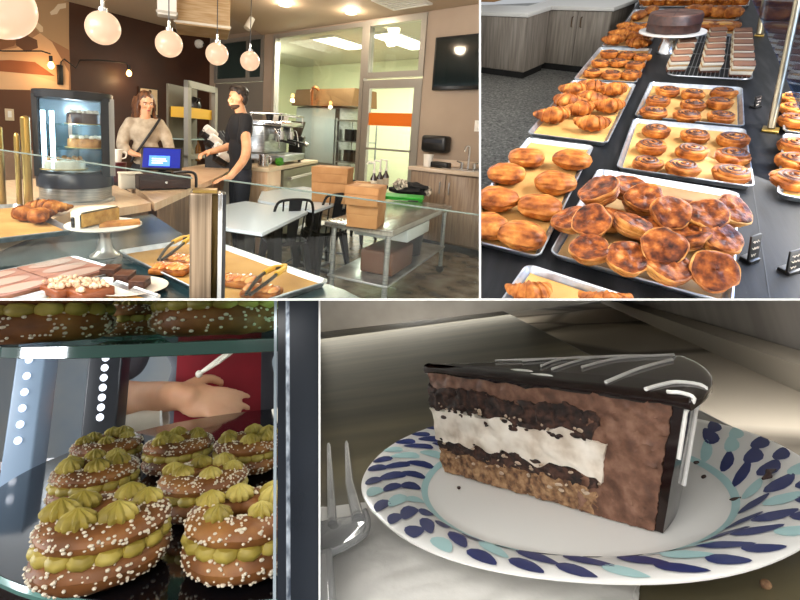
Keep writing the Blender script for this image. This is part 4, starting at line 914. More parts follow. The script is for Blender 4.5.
# trays and what lies on them
def at_c(x,y): return A(x,y,zd)
def quadT(pts, z):
    """place and size of a tray from its four corners: front left, front right, back right, back left"""
    q = [A(x,y,z) for x,y in pts]; c = sum(q,Vector())/4; u = ((q[1]-q[0])+(q[2]-q[3])); w = u.length/2; a = math.atan2(u.y,u.x); v = ((q[3]-q[0])+(q[2]-q[1])); return c, a, w, v.length/2
def place_tray(name, lab, pts, z, group=None, paper='paper', seed=1):
    c,a,w,d = quadT(pts,z); t = sheet_pan(r,name,lab,T3(c+Vector((0,0,.001)),a),w,d,group,paper,seed); return c,a,w,d
def inT(c,a,x,y,z=.008,rz=0): return T3(c,a) @ T3((x,y,z),rz)
c,a,w,d = place_tray('baking_tray','parchment lined tray of croissants at the left edge of the counter',[(-75,256),(2,236),(75,208),(-12,209)],.9515)
crm = M_crust()
for k,(x,y,rz,lab) in enumerate(((24,221,20,'leftmost small croissant on the counter tray'),(39,223,-35,'small croissant on the counter tray, nearest the camera'),(52,214,30,'small croissant on the counter tray, nearest the cake case'),(44,213,70,'small croissant at the back of the counter trio'))):
    p = A(x,y,.961); solo(r,'croissant',croissant_mb(.15,.040,k,1.2),crm,lab,'croissant',T3(p,R(rz)),'croissants on the counter tray')
# bar cake tray
c,a,w,d = place_tray('baking_tray','silver tray of pink topped cake squares at the lower left',[(-26,300),(38,316),(84,275),(40,256)],zd,None,mat('brown_liner','6B4636',.7),3)
Wn, Dn = 3, 2
for i in range(Wn):
    for j in range(Dn):
        x = (i-(Wn-1)/2)*(w-.05)/Wn; y = (j-(Dn-1)/2)*(d-.05)/Dn
        t = thing(r,'cake_square','%s pink topped cake square in the %s row of the silver tray'%(nth_left(i,Wn),('front','back')[j]),'cake',inT(c,a,x,y,.009),'pink topped cake squares')
        ww, dd_ = (w-.05)/Wn*.97, (d-.05)/Dn*.97
        part('sponge',MB().rbox(-ww/2,ww/2,-dd_/2,dd_/2,0,.018,.003),mat('brown_sponge','8C5F49',.7,cols=['83573F','9A6C54'],scale=30),t); part('icing',MB().rbox(-ww/2,ww/2,-dd_/2,dd_/2,.018,.022,.001),mat('pink_icing','96685A',.5,cols=['8A5C4E','A27465'],scale=10),t)
        part('pale_disc',MB().lathe([(.0001,.0222),(.05,.0222),(.052,.0235),(.0001,.025)],24,T=Matrix.Diagonal((ww/.13,dd_/.13,1,1))),mat('pale_round','A88E82',.45),t,'pale round on top')  # pale ellipse laid on top of each square
# crumble tray
c,a,w,d = place_tray('baking_tray','tray of crumble topped slices in front of the pink squares',[(22,319),(97,346),(128,301),(80,278)],zd,None,'paper',4)
for k,(x,y,lab) in enumerate(((66,293,'crumble topped slice at the back left of its tray'),(90,296,'crumble topped slice at the back right of its tray, nearest the brownies'))):
    t = thing(r,'crumble_slice',lab,'cake',T3(A(x,y,zd+.009),a),'crumble topped slices')
    part('slice_base',MB().rbox(-.05,.05,-.052,.052,0,.03,.006),mat('toffee_base','7A3E1C',.4),t); cm = MB(); rr_ = random.Random(k)
    for _ in range(46): cm.ell((rr_.uniform(-.042,.042),rr_.uniform(-.045,.045),.033+rr_.uniform(0,.008)),rr_.uniform(.005,.010),6,5)
    part('crumble',cm,mat('pale_crumble','C9A98C',.8,cols=['B58E6C','DCC3A8'],scale=60),t,'pale crumble top',kind='stuff')
# brownie plate
pc = A(128,290,zd); s_ = mpp(r,pc); t = thing(r,'serving_plate','white oval plate under the brownies','plate',T3(pc+Vector((0,0,.001)),face(pc,R(-20))))
part('plate_body',MB().lathe([(.0001,0),(.06,0),(.09,.006),(.115,.014),(.116,.017),(.088,.010),(.0001,.007)],40,T=Matrix.Diagonal((38*s_/.116,30*s_/.116,1,1))),mat('cream_china','D9CDBE',.3),t)
for k,(x,y,lab) in enumerate(((111,275,'brownie at the back end of the row on the oval plate'),(125,281,'middle brownie on the oval plate'),(140,287,'brownie at the near end of the row on the oval plate'))):
    p = A(x,y,zd+.012); t = thing(r,'brownie',lab,'brownie',T3(p,face(p,R(-22))),'brownies on the oval plate'); ww = 15*mpp(r,p)
    part('crumb',MB().rbox(-ww/2,ww/2,-ww*.65,ww*.65,0,.026,.004).noise(.0015,60,k),mat('brownie_crumb','3E1F12',.7,cols=['32170D','55301E'],scale=60,bump=.5),t); part('crust',MB().rbox(-ww/2,ww/2,-ww*.65,ww*.65,.026,.031,.002).noise(.0015,50,k),mat('brownie_top','4F2A19',.35,bump=.4),t)
# danish tray with tongs
c,a,w,d = place_tray('baking_tray','long tray of peach slices and tongs passing behind the corner post',[(127,263),(262,318),(310,286),(192,237)],zd,None,'paper',6)
for k,(x,y,lab) in enumerate(((172,272,'glazed peach slice left of the corner post, nearest the brownies'),(187,263,'glazed peach slice touching the corner post'),(240,284,'glazed peach slice seen right of the corner post'),(262,295,'glazed peach slice at the right end of the long tray'))):
    p = A(x,y,zd+.009); t = thing(r,'peach_slice',lab,'pastry',T3(p,face(p,R(-25))),'glazed peach slices'); ww = 36*mpp(r,p)
    part('pastry_base',MB().rbox(-ww/2,ww/2,-ww*.4,ww*.4,0,.022,.008).noise(.003,40,k),crm,t)
    fm = MB()
    for j in range(5): fm.ell((-ww*.36+j*ww*.18,rnd.uniform(-.01,.01),.024),(ww*.13,ww*.32,.010),12,8,T=None)
    part('peach_topping',fm.noise(.003,50,k+4),mat('peach_glaze','C9672A',.18,cols=['B8501C','DB8A45','E3A868'],scale=22,coat=.6),t,'orange glazed peach topping')
def tongs(lab, p0, p1, T0):
    q0, q1 = A(*p0,zd+.05), A(*p1,zd+.03); L_ = (q1-q0).length; an = math.atan2((q1-q0).y,(q1-q0).x)
    t = thing(r,'serving_tongs',lab,'tongs',T3(q0,an),'yellow and black tongs')
    for s in (-1,1): 
        part('arm',MB().tube(smoothpath([(0,0,0),(L_*.25,s*.018,.012),(L_*.6,s*.022,.006),(L_,s*.006,-.012)]),.006,8),mat('tong_steel','2A2622',.35,.5),t)
        part('grip',MB().tube(smoothpath([(0,s*.002,.0),(L_*.12,s*.017,.010),(L_*.42,s*.022,.012)]),.010,8),mat('yellow_grip','D9A40E',.45),t,'yellow grip')
    part('hinge',MB().cyl((0,0,-.012),(0,0,.014),.012,n=14),mat('yellow_grip','D9A40E',.45),t)
tongs('yellow and black tongs on the peach tray left of the corner post',(190,238),(160,262),0)
tongs('yellow and black tongs right of the corner post',(284,268),(248,297),0)
# cake stand with cut cake
b = A(105,256,zd); s_ = mpp(r,b); hs = r.vert(106,224,b)-zd; rp = 34*s_
t = thing(r,'cake_stand','white topped cake stand on a silver foot carrying a cut cake','cake stand',T3(b+Vector((0,0,.001)),face(b)))
part('foot',MB().lathe([(.0001,0),(13.5*s_,0),(13.5*s_,.004),(10.5*s_,.012),(7*s_,.03),(5*s_,hs*.6),(7*s_,hs-.012),(.0001,hs-.012)],36),mat('foot_silver','A8A6A2',.32,.9),t,'polished silver foot')
part('plate',MB().lathe([(.0001,hs-.012),(rp*.9,hs-.010),(rp,hs-.004),(rp,hs),(rp*.95,hs-.001),(.0001,hs-.003)],48),mat('white_china','EDE8E0',.25),t)
tp_ = b+Vector((0,0,hs)); fz = face(b)
t = thing(r,'cut_cake','half of a cream covered cake showing its yellow cut face','cake',T3(tp_,fz))
hc = 15*s_; rc = 25*s_
part('cake_body',MB().lathe([(.0001,0),(rc,0),(rc,hc*.85),(rc*.9,hc),(.0001,hc)],30,ang=math.pi,T=T3((-.012,.0,0),R(48))),mat('cream_icing','E9DCC6',.5),t)
part('cut_face',MB().box(-rc*.94,rc*.94,-.006,.001,.004,hc*.9,T=T3((-.012,.0,0),R(48))),mat('yellow_sponge','B98A3A',.7,cols=['A67628','C99C4E'],scale=40),t,'yellow cut face',smooth=False)
t = thing(r,'cake_slab','flat golden cake slice lying before the half cake on the stand','cake',T3(tp_+Matrix.Rotation(fz,3,'Z')@Vector((.05,-.035,0)),fz+R(15)))
part('slab',MB().prism([(-.075,-.02),(.075,-.028),(.09,.03),(-.03,.038)],0,.014),mat('golden_slab','B0712E',.6,cols=['9A5E22','C08440'],scale=30),t,smooth=False)
t = thing(r,'chocolate_piece','dark chocolate cake piece at the left of the cake stand','cake',T3(tp_+Matrix.Rotation(fz,3,'Z')@Vector((-20*s_,-.03,0)),fz))
part('piece',MB().rbox(-7*s_,7*s_,-.025,.03,0,10*s_,.004).noise(.002,40,3),mat('dark_ganache','1E0E0A',.25,bump=.3),t)
# ================================================================ ROOM TWO: the long pastry table
r2 = rm2
B = r2.at
def fit4(pts, z=0.0):
    q = [B(x,y,z) for x,y in pts]; c = sum(q,Vector())/4
    u = (q[1]-q[0])+(q[2]-q[3]); v = (q[3]-q[0])+(q[2]-q[1])
    au = math.atan2(u.y,u.x); av = math.atan2(v.y,v.x)-math.pi/2
    p = [c.x,c.y,au*.68+av*.32,u.length/2,v.length/2]; st = .03
    def cost(p):
        e = 0; ca, sa = math.cos(p[2]), math.sin(p[2])
        for (sx,sy),(x,y) in zip(((-1,-1),(1,-1),(1,1),(-1,1)),pts):
            lx, ly = sx*p[3]/2, sy*p[4]/2; a,b_ = r2.px(Vector((p[0]+lx*ca-ly*sa,p[1]+lx*sa+ly*ca,z+.02))); e += (a-x)**2+(b_-y)**2
        return e
    cc = cost(p)
    for _ in range(300):
        hit = False
        for i in range(5):
            for d in (-st,st):
                q_ = p[:]; q_[i] += d; k = cost(q_)
                if k < cc: cc, p, hit = k, q_, True
        if not hit:
            st *= .5
            if st < 1e-4: break
    return Vector((p[0],p[1],z)), p[2], p[3], p[4]
FZ = -.93
terr = mat('terrazzo','7C7A74',.35,cols=['4C4A47','8B8982','6E6C67','A5A29A'],scale=38,detail=3,pos=(.38,.62))
struct(r2,'floor',MB().box(-9,6,-.5,14,FZ-.06,FZ),terr)
# black table
tdv = Vector((math.sin(R(6.5)),math.cos(R(6.5)),0)); ta = -R(6.5)
l0 = Vector((-.34,1.2,0)); nl = Vector((tdv.y,-tdv.x,0))
poly = [l0-tdv*1.0, l0+tdv*8.4, l0+tdv*8.4+nl*2.6, l0-tdv*1.0+nl*2.6]
c = sum(poly,Vector())/4
t = thing(r2,'display_table','long black stained table covered with pastry trays','table',T3((c.x,c.y,FZ)))
tm = mat('black_stain','121315',.5,cols=['0C0D0E','131416','1E1E20'],scale=3,stretch=(10,1,1),bump=.04,bscale=30,spec=.16)
part('table_top',MB().prism([(v.x-c.x,v.y-c.y) for v in poly],-FZ-.045,-FZ),tm,t,smooth=False)
part('base_panel',MB().prism([((v.x-c.x)*.97,(v.y-c.y)*.985) for v in poly],0.0,-FZ-.047),tm,t,smooth=False)
sv = B(770,300,0); part('seam',MB().prism([(q.x-c.x,q.y-c.y) for q in (sv-nl*.0015-tdv*.5,sv+nl*.0015-tdv*.5,sv+nl*.0015+tdv*3.6,sv-nl*.0015+tdv*3.6)],-FZ,-FZ+.0008),mat('seam_black','050506',.6),t,smooth=False)
# cabinets across the aisle
e0 = B(522,80,FZ); eb = B(480,74,FZ)-e0; eb.z=0; ca = math.atan2(-eb.y,-eb.x)
ztop = r2.vert(506,13,e0)
ash = mat('ash_grey','8D8377',.5,cols=['7D7368','8D8377','9B9185'],scale=4,stretch=(9,9,.5),bump=.03)
H_ = ztop-FZ
def cabinet(name, lab, T, x0, x1, dep, doors, hs):
    t = thing(r2,name,lab,'cabinet',T,'ash grey cabinets across the aisle')
    part('worktop',MB().rbox(x0-.02,x1+.03,-.03,dep,H_-.05,H_,.006),mat('white_top','D9D6CF',.35),t); part('body',MB().box(x0,x1,.015,dep,.10,H_-.052),ash,t,smooth=False); part('plinth',MB().box(x0,x1-.03,.06,dep,0,.10),mat('plinth_black','1C1B1A',.5),t,smooth=False)
    for k,(a,b) in enumerate(doors):
        d_ = part('cabinet_door',MB().rbox(a+.004,b-.004,-.004,.014,.115,H_-.06,.003),ash,t)
        if hs[k] is not None: part('handle',MB().tube([(hs[k],0,H_-.13),(hs[k],-.03,H_-.14),(hs[k],-.03,H_-.25),(hs[k],0,H_-.26)],.007,8),mat('bronze_pull','6A5138',.35,.8),d_)
e1 = B(537,69,FZ); L_e = Matrix.Rotation(-ca,3,'Z') @ (e1-e0)
cabinet('base_cabinet','ash grey end cabinet nearest the camera with a white top',T3((e0.x,e0.y,FZ),ca),-2.2,0,L_e.y-.036,((-2.2,-1.1),(-1.1,0)),(None,None))
e1 = B(537,69,FZ)
x0_ = -.30-L_e.x
cabinet('base_cabinet','long ash grey cabinet run with bronze pulls behind the end cabinet',T3((e1.x,e1.y,FZ),ca),x0_,.92,.7,((x0_,.06),(.06,.50),(.50,.92)),(None,.44,.56))
solo(r2,'wooden_board',MB().rbox(-.2,.2,-.12,.12,0,.03,.01),mat('board_tan','A87A4A',.6),'tan wooden board lying on the end cabinet top','board',T3(B(488,1,FZ+H_+.001)+Vector((0,0,.002)),ca))

# ---- trays
def tray(lab, pts, paper='paper', seed=1, name='baking_tray'):
    c,a,w,d = fit4(pts); sheet_pan(r2,name,lab,T3(c+Vector((0,0,.001)),a),w,d,'baking trays on the black table',paper,seed); return c,a,w,d
tray('tray of caramelised buns heaped in two layers',[(545,262),(734,299),(740,195),(600,168)],mat('brown_paper','8A6A3E',.7,cols=['7A5B32','9B7A4A'],scale=8),11)
tray('tray of pillow shaped chocolate rolls at the left edge',[(452,239),(538,256),(597,147),(525,137)],'paper',12)
tray('tray of nine croissants next to the grey floor',[(527,135),(607,143),(637,83),(572,82)],'paper',13)
tray('tray of small swirls between the two croissant trays',[(573,80.5),(637,82),(652,50),(600,46.5)],'paper',14)
tray('tray of croissants left of the cake stand foot',[(600,45),(649,48.5),(661,26),(624,23)],'paper',15)
tray('farthest left tray, holding two long loaves',[(625,21.5),(660,24.5),(665,10.5),(634,8.5)],'paper',16)
tray('tray with one croissant, cut off by the bottom edge',[(472,338),(612,372),(645,302),(531,268)],'paper',17)
tray('nearer tray of cinnamon swirls',[(615,168),(755,188),(745,128),(634,121)],'paper',18)
tray('farther tray of cinnamon swirls, in front of the wire rack',[(633,118.5),(745,125),(742,88),(651,83)],'paper',19)
tray('short tray of two flat danish behind the wire rack',[(684,33.5),(737,34.5),(737,22.5),(694,21)],'paper',20)
tray('tray of rolled pastries behind the flat danish',[(692,19.5),(739,21),(740,9.5),(700,7.5)],'paper',21)
tray('farthest tray, holding small cream topped tarts',[(640,6.5),(748,8),(752,-6),(651,-7)],'paper',22)
tray('nearer added tray of swirls, built for a reflection in the blue glass',[(776,196),(842,206),(834,140),(783,133.5)],'paper',23)  # added tray, solid stand-in for a reflection in the glass
tray('farther added tray of swirls, built for a reflection in the blue glass',[(783,131.5),(836,138),(830,96),(784,92)],'paper',24)  # also an added stand-in for reflected pastries
# ---- pastries
cr = M_crust()
CROIS = [mesh_of('croissant',croissant_mb(.145,.041,s,1.15),cr) for s in range(4)]
SWB = [mesh_of('bun',swirl_mb(.05,.040,2.6+.2*s,s),cr) for s in range(3)]
SWF = [mesh_of('filling',swirl_fill_mb(.05,.040,2.6+.2*s,s),mat('cinnamon_dark','45220F',.5)) for s in range(3)]
CHO = [mesh_of('roll',chocolatine_mb(.125,.098,.066,s),cr) for s in range(3)]
def scaleT(f): return Matrix.Scale(f,4)
def rows_label(kind, rows, where):
    n = len(rows)
    for j,row in enumerate(rows):
        for i,p in enumerate(row):
            yield p, '%s, %s in the %s, %s'%(kind, nth_left(i,len(row)), row_word(j,n), where), i, j
def crois(rows, kind, where, grp, f=1.0, z=.0125):
    for k,(p,lab,i,j) in enumerate(rows_label(kind,rows,where)):
        q = B(p[0],p[1]+4,z); a = p[2] if len(p)>2 else rnd.uniform(-40,40)
        solo(r2,'croissant',CROIS[(k*3+j)%4],None,lab,'croissant',T3(q,face(q)+R(a)) @ scaleT(f*rnd.uniform(.95,1.05)),grp)
def swirls(rows, kind, where, grp, f=1.0, z=.0125, sink=3):
    for k,(p,lab,i,j) in enumerate(rows_label(kind,rows,where)):
        q = B(p[0],p[1]+sink,z); s = (k*2+j)%3
        t = thing(r2,'cinnamon_swirl',lab,'bun',T3(q,rnd.uniform(0,6.28)) @ scaleT(f*rnd.uniform(.95,1.05)),grp)
        part('bun',SWB[s],None,t); part('filling',SWF[s],None,t,'dark cinnamon filling')
crois([[(554,119,25),(591,126,8)],[(572,115,-20),(585,112,10)],[(607,109,15),(565,105,20)],[(590,100,-25)],[(575,91,10),(612,92,20)]] if 0 else [[(553,119,20),(591,127,5)],[(566,105,-25),(580,112,35),(608,109,18)],[(588,101,-30)],[(574,92,12),(590,90,-15),(613,92,25)]],
      'golden croissant','tray next to the floor','croissants on the tray next to the floor',1.12)
crois([[(613,41,10),(637,45,-5)],[(620,34,25),(630,38,-20),(643,36,15)],[(626,27,0),(636,30,20),(648,29,-10)]],'golden croissant','tray left of the cake stand','croissants left of the cake stand',1.12)
solo(r2,'croissant',CROIS[1],None,'lone croissant on the tray cut off by the bottom edge','croissant',T3(B(530,301,.0125),R(25)) @ scaleT(.8))
solo(r2,'croissant',CROIS[2],None,'croissant tip at the bottom edge right of the lone croissant','croissant',T3(B(606,313,.0125),R(15)) @ scaleT(.85))
swirls([[(592,73),(611,75),(630,75)],[(600,63),(618,63),(634,66)],[(609,54),(626,55),(642,57)]],'small swirl bun','tray between the croissants','swirls between the croissant trays',.98*1.22)
swirls([[(646,165),(681,170),(730,176)],[(650,148),(690,153),(731,158)],[(655,132),(694,137),(731,141)]],'big cinnamon swirl','nearer swirl tray','cinnamon swirls on the nearer tray',1.17)
swirls([[(653,114),(686,117),(720,118)],[(657,102),(692,106),(718,104)],[(667,92),(692,95),(722,94)]],'cinnamon swirl','farther swirl tray','cinnamon swirls on the farther tray',1.2)
swirls([[(790,182),(806,184)],[(792,163),(808,165)],[(793,147),(808,148)]],'swirl bun built for a reflection','nearer tray behind blue glass','swirls on the nearer tray behind glass',1.2)  # added buns for the mirrored nearer tray
swirls([[(792,122),(808,124)],[(793,110),(808,111)],[(793,100),(808,101)]],'swirl bun built for a reflection','farther tray behind blue glass','swirls on the farther tray behind glass',1.2)  # added buns for the mirrored farther tray
for k,(p,lab,i,j) in enumerate(rows_label('chocolate roll',[[(485,226,20),(521,237,12)],[(497,199,24),(539,207,18)],[(506,174,22),(554,183,28)],[(526,157,20),(571,160,10)]],'tray at the left edge')):
    q = B(p[0],p[1]+7,.0125); solo(r2,'chocolate_roll',CHO[k%3],None,lab,'pastry',T3(q,face(q)+R(p[2]-16)) @ Matrix.Diagonal((1.24,1.24,1.1,1)),'chocolate rolls on the left tray')
for x,y,lab in ((638,17,'long brown loaf nearer the front of the farthest left tray'),(650,12,'long brown loaf at the back of the farthest left tray')):
    q = B(x,y+2,.0125); solo(r2,'loaf',CHO[0],None,lab,'bread',T3(q,ta+R(80)) @ Matrix.Diagonal((2.4,1.1,1.2,1)),'long loaves on the farthest left tray')
for k,(x,y,lab) in enumerate(((704,28.5,'flat danish on the short tray, nearer the cake stand'),(723,29,'flat danish on the short tray, nearer the glass'))):
    q = B(x,y,.0125); t = thing(r2,'flat_danish',lab,'pastry',T3(q) ,'flat danish on the short tray'); part('pastry_base',MB().lathe([(.0001,0),(.10,0),(.12,.03),(.11,.05),(.07,.045),(.0001,.04)],24).noise(.006,25,k),cr,t); part('custard',MB().ell((0,0,.044),(.06,.06,.012),16,8),mat('custard','C48A34',.3),t)
for k,(x,y) in enumerate(((692,13),(704,14),(718,14.5),(731,15))):
    q = B(x,y+2.5,.0125); solo(r2,'rolled_pastry',CHO[k%3],None,'rolled pastry, %s of four behind the flat danish'%nth_left(k,4),'pastry',T3(q,ta+R(85)) @ scaleT(1.55),'rolled pastries behind the danish')
tm_ = [mesh_of('tart_shell',MB().lathe([(.0001,0),(.05,0),(.065,.04),(.06,.045),(.0001,.038)],18),cr),mesh_of('cream_top',MB().lathe([(.055,.04),(.045,.07),(.02,.075),(.015,.10),(.0001,.105)],16,wob=lambda a,q,z:(q*(1+.12*math.sin(7*a+z*60)),z)),mat('tart_cream','E6D8C0',.5)),mesh_of('berry',MB().ell((0,0,.10),.022,10,8),mat('dark_berry','3A1016',.25))]
for j,yy in enumerate((4.6,1.2)):
    for i in range(8):
        q = B(646+i*13.2,yy,.0125); t = thing(r2,'cream_tart','cream berry tart, %s in the %s of the farthest tray'%(nth_left(i,8),('front row','second row')[j]),'tart',T3(q) @ scaleT(1.25),'cream tarts on the farthest tray')
        for nm,m in zip(('tart_shell','cream_top','berry'),tm_): part(nm,m,None,t)
# caramelised buns, two layers
KBT = mat('caramel_glaze','6B300E',.42,cols=['1E0A04','5A280C','8E4A18','B9783C'],scale=34,detail=8,bump=.8,bscale=60,spec=.2,per_obj=True,pos=(.3,.72),dist=.008)
KB = [kouign_pair(.056,.050,s,mat('caramel_crust','8A4416',.5,cols=['5A2A10','9A5A24','BF8440','DDB070'],scale=20,detail=8,bump=.7,bscale=42,spec=.35,per_obj=True,pos=(.32,.74),dist=.006),KBT) for s in range(5)]
pile = [ # x, y, height above tray, tilt towards camera, tilt sideways, where
 (571,222,.008,10,-25,'lower layer, far left beside the chocolate rolls'),(590,252,.008,12,-8,'lower layer, front left corner of the heap'),(626,261,.008,18,6,'lower layer, second in the front row'),
 (667,271,.008,8,4,'lower layer, third in the front row'),(712,272,.020,40,12,'leaning upright at the front right corner of the heap'),(719,241,.010,14,14,'lower layer, right side behind the upright one'),
 (689,238,.010,6,-10,'lower layer, half hidden in the right gap'),(648,232,.008,4,0,'lower layer, middle of the heap under others'),(612,222,.008,0,0,'lower layer, under the back left ones'),(680,212,.008,0,0,'lower layer, under the back right ones'),(722,215,.008,8,20,'lower layer, back right corner of the heap'),(640,206,.008,0,0,'lower layer, under the back middle ones'),
 (592,223,.062,34,-10,'upper layer, left, top facing the camera'),(630,227,.060,-14,16,'upper layer, pale side showing, second from the left'),(662,248,.062,46,6,'upper layer, middle front with a round top facing the camera'),
 (669,214,.066,38,14,'upper layer, centre, behind the middle front one'),(706,217,.064,24,4,'upper layer, right, near the back edge'),(644,200,.064,24,-4,'upper layer, back, right of the big glossy one'),(600,194,.066,8,-30,'upper layer, back left corner, largest and glossy'),(628,190,.060,12,10,'upper layer, farthest back, beside the glossy one'),(729,213,.050,16,22,'upper layer, farthest right at the back')]
for k,(x,y,z,tl_,sd,lab) in enumerate(pile):
    tt_ = max(abs(tl_),abs(sd)); zc_ = max(z+.024,.013+.025*math.cos(R(tt_))+.044*math.sin(R(tt_))); q = B(x,y,zc_); t = thing(r2,'caramelised_bun','caramelised bun, '+lab,'bun',T3(q,face(q)) @ Matrix.Rotation(R(tl_),4,'X') @ Matrix.Rotation(R(sd),4,'Y') @ Matrix.Rotation(rnd.uniform(0,6),4,'Z') @ scaleT(1.0 if k!=18 else 1.2) @ Matrix.Translation((0,0,-.024)),'caramelised buns in the heap')
    part('pastry',KB[k%5][0],None,t); part('caramel_top',KB[k%5][1],None,t,'dark caramelised top')
# wire rack with layered slices
c,a,w,d = fit4([(668,76),(750,83),(752,38),(685,35)])
t = thing(r2,'cooling_rack','black wire cooling rack of layered cake slices','rack',T3(c+Vector((0,0,.003)),a),None); wire = mat('rack_wire','8E9194',.3,.9)
part('rim',MB().tube(ring(w,d,.05,.028,6),.006,8,closed=True),wire,t)
for i in range(18): x=-w/2+w*(i+1)/19; part('wire',MB().cyl((x,-d/2,.028),(x,d/2,.028),.0026,n=6),wire,t)
for y in (-d*.3,0,d*.3): part('cross_wire',MB().cyl((-w/2,y,.023),(w/2,y,.023),.0035,n=6),wire,t)
for sx in (-1,1):
    for sy in (-1,1): part('foot',MB().tube([(sx*w*.36,sy*d*.42-.02,.026),(sx*w*.36,sy*d*.42-.02,.002),(sx*w*.36,sy*d*.42+.02,.002),(sx*w*.36,sy*d*.42+.02,.026)],.0035,6),wire,t)
sl = [('choc_base',mat('slice_choc','4A2A1A',.6,cols=['3E2115','5E3825'],scale=40)),('cream_layer',mat('slice_cream','E9DFC4',.55)),('sponge_layer',mat('slice_sponge','B8915E',.7)),('top_cream',mat('slice_cream','E9DFC4',.55)),('cocoa_top',mat('slice_cocoa','7A5238',.6))]
SLM = []
zz = 0
for k,(nm,m) in enumerate(sl):
    th = (.016,.022,.012,.020,.010)[k]; SLM.append((nm,mesh_of(nm,MB().rbox(-.046,.046,-.020,.020,zz,zz+th,.003,2).noise(.0014,40,k),m))); zz += th
for ci,(xa,ya,xb,yb,where) in enumerate(((675,70,688,39,'left column'),(708,71,714,39,'middle column'),(739,75,739,40,'right column'))):
    pa, pb = B(xa,ya,.034), B(xb,yb,.034)
    for i in range(6):
        q = pa+(pb-pa)*(i/5); f = 1.12
        t = thing(r2,'layered_slice','layered cream slice, %s, %s on the wire rack'%(where,('nearest one','second from the front','third from the front','third from the back','second from the back','farthest one')[i]),'cake slice',T3(q,face(q)+R(20 if ci<2 else 12)) @ Matrix.Rotation(R(24),4,'X') @ scaleT(f),'layered slices on the wire rack')
        for nm,m in SLM: part(nm,m,None,t)
# chocolate cake on a stand
b = B(667,53,0); s_ = mpp(r2,b); zp = r2.vert(667,31.5,b); rp = 28*s_; 
t = thing(r2,'cake_stand','white topped cake stand with a steel foot carrying the chocolate cake','cake stand',T3(b+Vector((0,0,.001))))
part('foot',MB().lathe([(.0001,0),(10*s_,0),(10*s_,.006),(9*s_,.02),(8*s_,.06),(7*s_,zp*.6),(8*s_,zp-.012),(.0001,zp-.012)],36),mat('chrome','C8C8C8',.2,.9),t,'polished steel foot'); part('plate',MB().lathe([(.0001,zp-.012),(rp*.92,zp-.012),(rp,zp-.004),(rp,zp+.004),(.0001,zp+.004)],48),mat('white_china','EDE8E0',.25),t)
tc = b+Vector((0,0,zp+.009)); rc = 22.3*s_; hc = 16*s_
t = thing(r2,'chocolate_cake','dark round chocolate cake scored into portions on the cake stand','cake',T3(tc))
part('cake_body',MB().lathe([(.0001,0),(rc*.99,0),(rc,hc*.45),(rc*1.015,hc*.5),(rc,hc*.55),(rc*.99,hc*.9),(rc*.95,hc),(.0001,hc)],56).noise(.003,30,2),mat('dark_cake','2C150D',.5,cols=['24100A','3E2016'],scale=30,bump=.3),t)
part('icing_top',MB().lathe([(.0001,hc+.004),(rc*.94,hc+.004),(rc*.965,hc-.004),(.94*rc,hc-.006)],56),mat('matt_choc','4A2518',.45,cols=['40200F','56301F'],scale=14),t,'smooth brown icing top')
for k in range(3): part('score_line',MB().box(-rc*.93,rc*.93,-.0022,.0022,hc+.0035,hc+.0052,T=Matrix.Rotation(R(k*60+20),4,'Z')),mat('score_dark','1C0C07',.6),t)
# brass posts, blue glass and tags
for k,(bx_,by_,tx,ty,rad,lab) in enumerate(((770,131,799,-4,.0145,'thick leaning brass post with a square foot plate'),(759,36,768,-14,.022,'thin brass post farther along the table'))):
    b = B(bx_,by_,0); tt = (r2.M @ b - CAM).y/r2.S; top = r2.atT(tx,ty,tt*r2.S*.985/1.0 if 0 else tt*.985)
    t = thing(r2,'guard_post',lab,'post',T3(b),'brass posts beside the trays'); v = top-b
    part('post',MB().tube([(0,0,.012),v*.25+Vector((0,0,.01)),v*.6,v],rad,16),mat('aged_brass','77705F',.3,.85,cols=['655D4C','8D8571'],scale=5),t); part('foot_plate',MB().rbox(-.030,.030,-.032,.032,.001,.012,.003,T=Matrix.Rotation(face(b),4,'Z')),mat('foot_brass','B99A52',.3,.9),t)
gq = [B(788,192,.0),B(806,310,.0)]
g0 = B(783,150,.004); gd = tdv; 
q = [B(789,205,.004)-tdv*.75+nl*.05+UP*.14, B(789,205,.004)+tdv*4.2+nl*.05+UP*.14]
upv = Vector((.03,0,.55))
t = thing(r2,'glass_guard','blue tinted glass guard sheet at the right side of the table','glass',T3(q[0])); q0 = q[0]
part('pane',MB().slab([q[0]-q0,q[1]-q0,q[1]-q0+upv,q[0]-q0+upv],.008,nl),pane_mat('blue_glass','B9CCEA',.24,.06,.4),t,smooth=False)
part('edge_strip',MB().tube([q[0]-q0+upv,q[1]-q0+upv],.006,6),mat('glass_edge','9DA79E',.15,.3),t)
for x,y,h_,w_,lab in ((752,262,30,9,'small black price tag standing beside the heaped tray'),(792,273,26,11,'small black price tag at the foot of the blue glass'),(757,108,12,6,'smallest black price tag, right of the wire rack')):
    b = B(x,y,0); s_ = mpp(r2,b); t = thing(r2,'price_tag',lab,'tag',T3(b,face(b)+R(64)),'black price tags'); W, H2 = w_*s_*1.5, h_*s_
    part('card',MB().rbox(-W/2,W/2,-.003,.003,0.0,H2,.001,T=Matrix.Rotation(R(-10),4,'X')),mat('tag_black','0A0A0B',.4),t); part('foot_block',MB().rbox(-W/2,W/2,-.008,.025,0,.012,.002),mat('tag_black','0A0A0B',.4),t)
    sm = MB()
    for k in range(3):
        z_ = H2*(.78-.24*k); sm.tube([(-W*.36+W*.72*i/9,-.0045,z_+H2*.05*math.sin(i*2.3+k)) for i in range(9 if k<2 else 6)],.0011,5,T=Matrix.Rotation(R(-10),4,'X'))
    part('chalk_writing',sm,mat('chalk','D9CDBE',.8),t,'pale handwriting')
